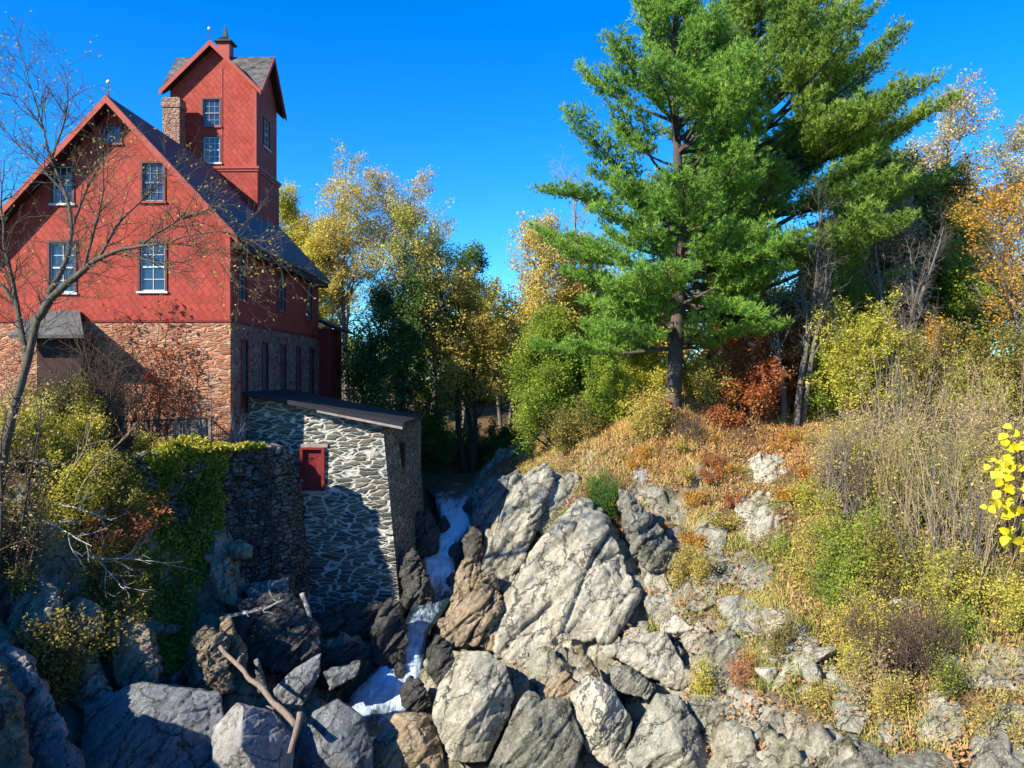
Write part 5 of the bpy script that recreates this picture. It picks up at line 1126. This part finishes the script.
shrub('orange-brown low shrub beside the long sloping slab', 800, 26.4, 575, 46, 'gold', 265, 8, .6, .07, wood='twig')
shrub('dry tan low shrub by the fallen leaves at the lower right', 872, 21.4, 646, 44, 'tan', 266, 8, .4, .07, wood='twig')
shrub('gold low shrub right of the egg-shaped rock', 890, 20.6, 672, 36, 'gold', 267, 7, .7, .06, wood='twig')
shrub('yellow-brown low shrub left of the egg-shaped rock', 820, 22.0, 700, 34, 'gold', 268, 7, .8, .06, wood='twig')
shrub('brown brush with few leaves left of the stalk thicket', 836, 30, 430, 60, 'tan', 269, 14, .2, .09, wood='twig', twigk=1.2)
shrub('yellow shrub on the slope right of the broad pale outcrop', 806, 30.2, 476, 46, 'yellowgreen', 270, 9, .7, .08, wood='twig')
shrub('tiny rust shrub right of the rounded stream boulder wedge', 742, 24.0, 655, 30, 'rust', 271, 6, .6, .06, wood='twig')

shrub('lime and yellow shrub beside the long sloping slab', 838, 25.0, 548, 60, 'spring', 280, 10, .7, .08, wood='twig')
shrub('yellow-brown shrub right of the long sloping slab', 850, 23.6, 600, 60, 'gold', 281, 10, .6, .07, wood='twig')
shrub('low olive shrub between the long sloping slab and the split slab', 778, 24.2, 615, 40, 'olive', 282, 7, .6, .07, wood='twig')
shrub('yellow shrub at the right edge under the lemon leaves', 1012, 22.4, 575, 60, 'yellowgreen', 283, 10, .6, .08, wood='twig')
shrub('gold brush under the green and yellow shrub', 868, 23.2, 580, 50, 'yellowgreen', 284, 8, .5, .07, wood='twig')
shrub('low gold brush at the bottom right corner', 1000, 18.6, 690, 60, 'gold', 285, 8, .5, .06, wood='twig')
shrub('thin green shrub by the broad pale outcrop', 770, 30.6, 520, 40, 'spring', 286, 7, .5, .07, wood='twig')
shrub('dry brown shrub above the flat-topped grey block', 756, 29.6, 530, 40, 'tan', 287, 8, .4, .08, wood='twig')

for a_ in (('tall yellow-green brush standing in front of the stalk thicket', 884, 28.5, 420, 70, 'yellowgreen', 290, 10, .55, .085),
           ('tall tan and green brush at the middle of the stalk thicket', 950, 27.5, 430, 70, 'spring', 291, 10, .4, .08),
           ('tall gold brush near the right edge beside the lemon leaves', 985, 26.5, 440, 60, 'gold', 292, 10, .5, .08),
           ('warm tan brush left of the stalk thicket above the gold-flecked shrub', 838, 31, 405, 64, 'gold', 293, 11, .45, .09),
           ('yellow-green brush behind the stalk thicket', 965, 33, 355, 90, 'yellowgreen', 294, 13, .6, .1),
           ('low gold and tan brush under the olive shrub with dark stems', 912, 22.4, 610, 60, 'tan', 295, 10, .5, .06),
           ('lime-leaved brush left of the wide pale boulder', 962, 22.2, 596, 56, 'spring', 296, 9, .5, .07),
           ('low yellow brush behind the egg-shaped rock', 858, 22.0, 640, 40, 'yellowgreen', 297, 8, .6, .06)):
    shrub(*a_, wood='twig')

# thicket of tall bare stalks: four clumps, repeated
def thicket():
    rg = np.random.default_rng(77); protos = []
    for k in range(4):
        sk = Skel(); b = np.array([0,300.+10*k,0])
        for j in range(15):
            a = rg.uniform(0, 6.3); q = b+np.array([math.cos(a), math.sin(a), 0])*rg.uniform(0, .9)
            d = unit(np.array([rg.normal(0, .14), rg.normal(0, .14), 1]))
            grow(sk, rg, q, d, rg.uniform(2.2, 4.8), rg.uniform(.014, .028), 0, [dict(seg=8, wob=.045, up=.02, taper=.3), dict(n=(3,6), t0=.35, ang=.45, len=.3, rr=.6, seg=4, wob=.1, up=.1, leaf=1.0, spread=.08), dict(n=(1,3), ang=.5, len=.5, seg=2, leaf=2.5, spread=.08)])
        protos.append(plant('stalk_clump', b, 'x', 'stalk clump', sk, ('twig','bark_grey','twig','twigdark')[k], ('tan','gold','tan','yellowgreen')[k], .09, 400+k, 'tall bare stalks of the right slope', 'stems', 'foliage'))
    lb = ['pale bare stalk clump standing upright in the right-hand thicket', 'pale forked stalk clump in the right-hand thicket']
    spots = [(rg.uniform(848, 1030), rg.uniform(25.5, 35)) for _ in range(18)]+[(rg.uniform(930, 1040), rg.uniform(23, 27)) for _ in range(6)]
    for i, (px, Y) in enumerate(spots):
        r = protos[i % 4]; loc = at(px, Y); loc[2] -= .15; lab = 'clump of pale bare stalks in the thicket on the right slope'; sc = rg.uniform(.5, 1.2)
        if i < 4: r.location = loc; r.rotation_euler = (0,0,rg.uniform(0, 6)); r.scale = (sc,)*3; r['label'] = lab
        else: dup(r, loc, lab, rg.uniform(0, 6), sc)
thicket()

def ferns():
    rg = np.random.default_rng(177); protos = []
    for k, lf in enumerate(('rust', 'gold', 'orange')):
        sk = Skel(); b = np.array([0,400.+10*k,0])
        for j in range(16):
            a = rg.uniform(0, 6.3); d = unit(np.array([math.cos(a)*.6, math.sin(a)*.6, 1])); grow(sk, rg, b+np.array([math.cos(a), math.sin(a), 0])*rg.uniform(0, .3), d, rg.uniform(.4, .8), .006, 0, [dict(seg=5, wob=.12, up=-.05, taper=.4, leaf=26, spread=.06), dict(n=5, t0=.2, ang=.8, len=.4, rr=.7, seg=3, wob=.15, leaf=40, spread=.05)])
        protos.append((plant('fern', b, 'x', 'fern', sk, 'twigdark', lf, .075, 500+k, 'low autumn ferns on the slope', 'stems', 'fronds'), lf))
    lab = {'rust': 'low rust-coloured fern clump in the dry grass of the slope', 'gold': 'low gold fern clump in the dry grass of the slope', 'orange': 'low orange fern clump in the dry grass of the slope'}
    for i in range(48):
        k = i % 3; r, lf = protos[k]; px, Y = rg.uniform(560, 850), rg.uniform(29, 39.5); loc = at(px, Y)
        if loc[0] < 3.2: loc = at(px+130, Y)
        loc[2] -= .05; sc = rg.uniform(.5, 1.05)
        if i < 3: r.location = loc; r.rotation_euler = (0,0,rg.uniform(0, 6)); r.scale = (sc,)*3; r['label'] = lab[lf]
        else: dup(r, loc, lab[lf], rg.uniform(0, 6), sc)
ferns()

# --- ivy on the retaining wall
def ivy():
    rg = np.random.default_rng(31); n = 90000
    s = rg.uniform(.3, _wl[-1], n); v = rg.uniform(-.25, 1.03, n); Pp, N = wall_pt(s, v)
    px = 512+Pp[:,0]/Pp[:,1]*F; py = HY-Pp[:,2]/Pp[:,1]*F
    nz = fbm(Pp*.9, 3, 3)*22+fbm(Pp*3, 3, 5)*10
    Rr = np.interp(py, [440,500,560,620,672], [224,219,208,196,178])+nz; Ll = np.interp(py, [440,500,560,620,672], [56,78,112,144,164])+nz*.8
    dens = np.clip(.75-.75*sstep(.0, -.3, fbm(Pp*1.3, 3, 8)), .04, 1)
    m = (px < Rr) & (px > Ll) & (rg.uniform(0, 1, n) < dens); Pp, N, v = Pp[m], N[m], v[m]
    k = len(Pp); off = (.10+.55*np.clip(fbm(Pp*.8, 4, 9)*1.5+.3, 0, 1.3))[:,None]*rg.uniform(.35, 1.25, (k,1)); Q = Pp+N*off
    # the tongue that has run on down the bank
    Z = []
    for j in range(9000):
        y_ = rg.uniform(505, 668); x_ = rg.uniform(np.interp(y_, [500,560,620,668], [84,118,146,166]), np.interp(y_, [500,560,620,668], [218,208,194,176]))+rg.normal(0, 4)
        Z.append((x_, y_))
    Z = np.array(Z); Yg = np.arange(22, 36, .15); hz = np.empty(len(Z))
    zz = g0(((Z[:,:1]-512)/F*Yg).ravel(), np.tile(Yg, len(Z))).reshape(len(Z), -1); below = (HY-Z[:,1:])/F*Yg <= zz
    hit = np.where(below.any(1), Yg[below.argmax(1)], 30.5); B = np.stack([(Z[:,0]-512)/F*hit, hit, (HY-Z[:,1])/F*hit], 1)
    B += np.array([.25,-.8,.15])*rg.uniform(.15, .75, (len(B),1)); B = B[fbm(B*1.1, 3, 6) > -.3]
    Q = np.vstack([Q, B]); N = np.vstack([N, np.tile([.4,-.8,0], (len(B),1))]); k = len(Q)
    # over the top of the wall
    kt = 9000; st = rg.uniform(3.5, 7.6, kt); Pt, Nt = wall_pt(st, np.ones(kt)); Qt = Pt-Nt*rg.uniform(-.35, .9, (kt,1)); Qt[:,2] += .05+.75*np.clip(fbm(Qt*.9, 4, 4)*1.6+.25, 0, 1)*rg.uniform(.1, 1, kt)
    A = np.vstack([Q, Qt]); Dd = np.vstack([N*.6-UP*.4, np.tile(UP*.3, (kt,1))+Nt*.3])
    tint = np.clip(.38+.45*fbm(A*.7, 3, 14)+rg.normal(0, .15, len(A))+np.concatenate([np.zeros(k), np.full(kt, .25)]), 0, 1)
    r = root('ivy_plant', (-12.4,32.4,-9.4), 'green and yellow ivy hanging down the dry-stone wall in a long tongue', 'ivy')
    W = MB()
    for j in range(16):
        s0 = rg.uniform(3, 6.5); vv = np.linspace(-.1, 1, 12); a, nn = wall_pt(s0+np.cumsum(rg.normal(0, .08, 12)), vv); W.tube(a+nn*.16, np.linspace(.03, .012, 12), 4)
    put('vine_stems', W, M['bark_dark'], r, smooth=True)
    put('leaves', leaf_mb(A, Dd, .13*(.75+.6*rg.uniform(0, 1, len(A))**2), rg, up=.2, asp=.85, follow=.35, drop=.5, tint=tint), M['ivy'], r)
ivy()
def creeper():
    """red-leaved creeper climbing the stone front of the mill"""
    rg = np.random.default_rng(33); sk = Skel(); y = 34.86
    for px0, px1, top in ((150,165,305),(172,178,318),(128,120,312),(160,140,330),(185,192,350),(140,172,340),(165,188,372)):
        a = P(px0, 440, y); b = P(px1, top, y); n = 16; t = np.linspace(0, 1, n); C = a+(b-a)*t[:,None]; C[:,0] += .35*fbm(C*.8+px0, 3, px0); C[:,1] = y-.04-rg.uniform(0, .06, n); sk.br.append((C, np.linspace(.022, .008, n), 0))
        for k in range(22):
            i = int(rg.integers(3, n)); q = C[i]; m = 6; l = rg.uniform(.3, 1.1); az = rg.uniform(-2.2, 2.2); d = np.array([math.sin(az), 0, math.cos(az)]); B = q+d*np.linspace(0, l, m)[:,None]+rg.normal(0, .04, (m,3))*np.array([1,.4,1]); B[:,1] = np.minimum(B[:,1], y-.03); B[0] = q
            sk.br.append((B, np.linspace(.009, .004, m), 3)); c = rg.poisson(8*l)
            if c: u = rg.uniform(0, 1, c)*(m-1); ii = np.minimum(u.astype(int), m-2); sk.lp.append(B[ii]+(B[ii+1]-B[ii])*(u-ii)[:,None]+np.stack([rg.normal(0,.07,c), -rg.uniform(.02,.16,c), rg.normal(0,.07,c)],1)); sk.ld.append(np.tile([0,-.5,-.6], (c,1)))
    return plant('wall_creeper', P(155, 440, y), 'red-leaved creeper climbing the stone front of the mill', 'creeper', sk, 'twigdark', 'redleaf', .14, 34, None, 'stems', 'leaves')
creeper()

# --- the mottled tree at the left edge, limbs laid out by hand
def left_tree():
    rg = np.random.default_rng(61); sk = Skel(); Y = 24.0
    limbs = [ # points (px, py, depth), start and end radius
     ([(-4,500,24),(3,462,24),(10,425,24),(20,385,24),(30,350,24),(38,318,24)], .145, .10),
     ([(38,318,24),(52,298,24),(68,284,23.8),(84,268,23.6),(100,257,23.4),(122,250,23.2),(140,247,23),(170,243,22.8),(200,247,22.6)], .13, .012),
     ([(38,318,24),(50,296,24.1),(62,270,24.3),(70,250,24.5),(74,225,24.7),(66,195,25),(52,160,25.2),(44,130,25.4),(34,95,25.6),(20,50,25.8)], .10, .010),
     ([(26,362,24),(22,335,24.2),(18,310,24.3),(8,292,24.4),(-8,278,24.5),(-26,262,24.6)], .11, .03),
     ([(74,225,24.7),(85,195,24.6),(98,170,24.4),(110,150,24.2)], .045, .008),
     ([(66,195,25),(40,165,25),(18,145,25),(-4,120,25)], .045, .01),
     ([(100,257,23.4),(112,232,23.4),(130,210,23.5),(150,195,23.6),(162,180,23.6)], .05, .008),
     ([(84,268,23.6),(92,236,23.3),(100,210,23.2),(104,180,23.1),(100,140,23)], .05, .007),
     ([(140,247,23),(165,228,23),(190,215,22.8),(215,212,22.6)], .04, .007),
     ([(122,250,23.2),(150,262,23),(180,262,22.8),(205,255,22.6)], .035, .007),
     ([(18,310,24.3),(10,270,24.2),(4,235,24.1),(0,200,24),(4,160,24)], .07, .01),
     ([(52,160,25.2),(64,120,25.1),(68,90,25),(62,62,25)], .035, .006),
     ([(44,130,25.4),(28,105,25.2),(8,90,25)], .03, .006),
     ([(170,243,22.8),(200,232,22.2),(230,232,21.8),(250,240,21.6),(272,252,21.4)], .03, .006),
     ([(200,247,22.6),(225,262,22),(238,285,21.8)], .02, .005),
    ]
    for pts, r0, r1 in limbs:
        p = np.array([P(*q) for q in pts]); n = len(p)*4; t = np.linspace(0, len(p)-1, n); C = np.stack([np.interp(t, np.arange(len(p)), p[:,k]) for k in range(3)], 1)
        ker = np.ones(5)/5
        for a in range(3): C[2:-2,a] = np.convolve(C[:,a], ker, 'valid')
        C[1:-1] += np.stack([fbm(C*1.5, 2, 70+k) for k in range(3)], 1)[1:-1]*.07
        rad = np.linspace(r0, r1, n); sk.br.append((C, rad, 0))
        if r0 > .2: continue
        T = np.gradient(C, axis=0)
        for k in range(int(n*1.15)):
            i = int(rg.integers(2, n)); d = turn(rg, unit(T[i]), rg.uniform(.5, 1.1), rg.uniform(0, 6.3)); d = unit(d*np.array([1,.8,1])+UP*.15)
            grow(sk, rg, C[i], d, rg.uniform(.5, 1.8), min(.014, rad[i]*.6), 1, [None, dict(seg=6, wob=.16, up=.03, taper=.4, leaf=.5, spread=.06), dict(n=(3,6), t0=.2, ang=.7, len=.5, rr=.7, seg=4, wob=.2, leaf=.8, spread=.05), dict(n=(1,3), t0=.3, ang=.7, len=.5, rr=.8, seg=2, leaf=1.2, spread=.05)])
    plant('bare_tree', P(-4, 500, Y), 'bare mottled tree reaching from the left edge across the red gable', 'tree', sk, 'bark_left', 'gold', .09, 62)
left_tree()
def dead_branches(label, starts, seed, mat='twigw'):
    rg = np.random.default_rng(seed); sk = Skel()
    for (a, b, L) in starts:
        p = P(*a); d = unit(P(*b)-p); grow(sk, rg, p, d, L, .030, 0, [dict(seg=8, wob=.12, up=-.01, taper=.3), dict(n=6, t0=.2, ang=.6, len=.45, rr=.6, seg=5, wob=.16), dict(n=(2,4), ang=.6, len=.5, rr=.6, seg=3, wob=.2)])
    tag(put('dead_branch', wood_mb(sk), M[mat], None, P(*starts[0][0]), True), label, 'dead branch')
dead_branches('bleached dead branch sticking out of the left bank beside the ivy', [((70,560,27),(160,556,25.6),3.4),((86,552,27),(150,578,25.8),2.6)], 71)
dead_branches('bleached dead branch in the bushes high on the left bank', [((38,520,25.5),(110,535,24.6),2.6),((60,505,26),(110,515,25.4),2.)], 72)
dead_branches('thin pale stems leaning through the bushes left of the ivy', [((76,500,27),(120,405,27.4),3.2),((66,480,27),(100,420,27),2.4),((96,480,27.6),(92,440,27.4),1.6)], 73, 'twig')

# --- lemon-leaved sapling whose branch enters at the right edge
def lemon():
    rg = np.random.default_rng(81); sk = Skel(); b = np.array([5.25,6.9,0.]); b[2] = gz(b[0], b[1])-.1
    H = 1.2-b[2]; n = 14; t = np.linspace(0, 1, n); C = b+np.stack([-.1*t+.05*np.sin(5*t), .05*np.sin(4*t), H*t], 1); sk.br.append((C, np.linspace(.05, .012, n), 0))
    LP, LD = [], []
    for (x, y, k) in ((1000,463,9),(1008,476,8),(1003,498,9),(1014,510,9),(1016,462,6),(1012,532,6),(1020,548,6),(1021,446,5),(1024,492,9),(1036,480,12),(1040,520,10),(1044,440,10),(1022,428,4),(1050,550,8)):
        q = P(x, y, 7.0+rg.normal(0, .1)); i = int(np.argmin(np.abs(C[:,2]-q[2]-.15))); s = C[min(i, n-1)]; m = 6; u = np.linspace(0, 1, m)[:,None]; B = s+(q-s)*u+UP*.08*np.sin(u*3.1); sk.br.append((B, np.linspace(.010, .004, m), 3))
        LP.append(q+rg.normal(0, .055, (k,3))); LD.append(np.tile([-.3,-.2,-.5], (k,1)))
    for i in range(20):
        s0 = C[int(rg.integers(7, n))]; d = unit(np.array([rg.uniform(-.1, 1), rg.normal(0, .7), rg.uniform(.1, .9)])); l = rg.uniform(.25, .6); B = s0+d*np.linspace(0, l, 6)[:,None]+rg.normal(0, .012, (6,3)); B[0] = s0
        sk.br.append((B, np.linspace(.008, .003, 6), 3)); LP.append(B[2:]+rg.normal(0, .012, (4,3))); LD.append(np.tile(d*.3-UP*.4, (4,1)))
    A = np.vstack(LP); Dd = np.vstack(LD); N = len(A); nr = rg.normal(0, .5, (N,3))+np.array([-.35,-.8,.45]); nr /= np.linalg.norm(nr, axis=1, keepdims=True)
    tt = rg.normal(0, .5, (N,3))+Dd; tt -= nr*(tt*nr).sum(1, keepdims=True); tt /= np.linalg.norm(tt, axis=1, keepdims=True); bb = np.cross(nr, tt); s = rg.uniform(.06, .115, N)[:,None]
    prof = [(0,0),(.12,.26),(.38,.42),(.70,.28),(1,0),(.70,-.28),(.38,-.42),(.12,-.26)]
    V = np.stack([A+tt*s*u+bb*s*w_+nr*s*(.18*abs(w_)-.12*u*u) for u, w_ in prof]+[A+tt*s*.4], 1).reshape(-1,3); i9 = np.arange(N)[:,None]*9
    Fs = np.concatenate([i9+[8,k,(k+1)%8] for k in range(8)]); r = root('yellow_sapling', b, 'lemon-yellow leafed sapling entering at the right edge', 'sapling')
    put('trunk', wood_mb(sk), M['twigdark'], r, smooth=True)
    put('leaves', MB().add(V, Fs, np.repeat(np.clip(rg.normal(.45, .25, N), 0, 1), 9)), M['lemon'], r)
lemon()

# --- grass and fallen leaves
def cover():
    rg = np.random.default_rng(91); n = 38000
    x = rg.uniform(.5, 26, n); y = rg.uniform(19, 47, n); z = g0(x, y); p = np.stack([x, y, z], 1); rm = rockmask(x, y, z)
    ok = (rm < .5) & (fbm(p*.45, 3, 12) > -.35) & (x/y < .72); x, y, z, p = x[ok], y[ok], z[ok], p[ok]; n = len(x); k = 8
    bs = np.repeat(p, k, 0)+rg.normal(0, .10, (n*k,3))*np.array([1,1,0]); bs[:,2] -= .05; N = n*k
    d = rg.normal(0, .45, (N,3)); d[:,2] = 1; d /= np.linalg.norm(d, axis=1, keepdims=True); L = rg.uniform(.12, .42, N)[:,None]*np.repeat((.55+.9*np.clip(fbm(p*.8, 3, 3)*1.4+.2, 0, 1))*np.where(rg.uniform(0, 1, n) < .10, 1.8, 1), k)[:,None]
    s = np.cross(d, rg.normal(0, 1, (N,3))); s /= np.linalg.norm(s, axis=1, keepdims=True); w_ = .014
    tip = bs+d*L; tip[:,2] -= .1*L[:,0]; mid = bs+d*L*.55
    V = np.stack([bs-s*w_, bs+s*w_, mid+s*w_*.8, mid-s*w_*.8, tip], 1).reshape(-1,3); i = np.arange(N)[:,None]*5
    # rust and orange along the crest, yellow-green lower down
    tint = np.clip(.75-.55*sstep(-6, -2.2, z)+.45*fbm(p*.35, 3, 22)+.12*rg.normal(0, 1, n), 0, 1)
    m = MB().add(V, [np.concatenate([i+[0,1,2], i+[0,2,3], i+[3,2,4]])], np.repeat(np.repeat(tint, k)+rg.normal(0, .06, N), 5))
    tag(put('dry_grass', m, M['drygrass'], None, (8,32,-4)), kind='stuff')
    n = 42000; x = np.concatenate([rg.uniform(-1, 20, n), rg.uniform(-24, -9, 9000)]); y = np.concatenate([rg.uniform(18, 46, n), rg.uniform(22, 36, 9000)]); z = g0(x, y); p = np.stack([x, y, z], 1)
    rm = rockmask(x, y, z); ok = (fbm(p*.8, 3, 15)+.25-rm*.35 > 0) & (z > -11) & ~((x < 0) & (x > -9) & (rm > .5)); p = p[ok]; p[:,2] += rg.uniform(.04, .26, len(p))
    tag(put('leaf_litter', leaf_mb(p, rg.normal(0, 1, p.shape), .13, rg, up=.9), M['litter'], None, (8,30,-5)), kind='stuff')
cover()
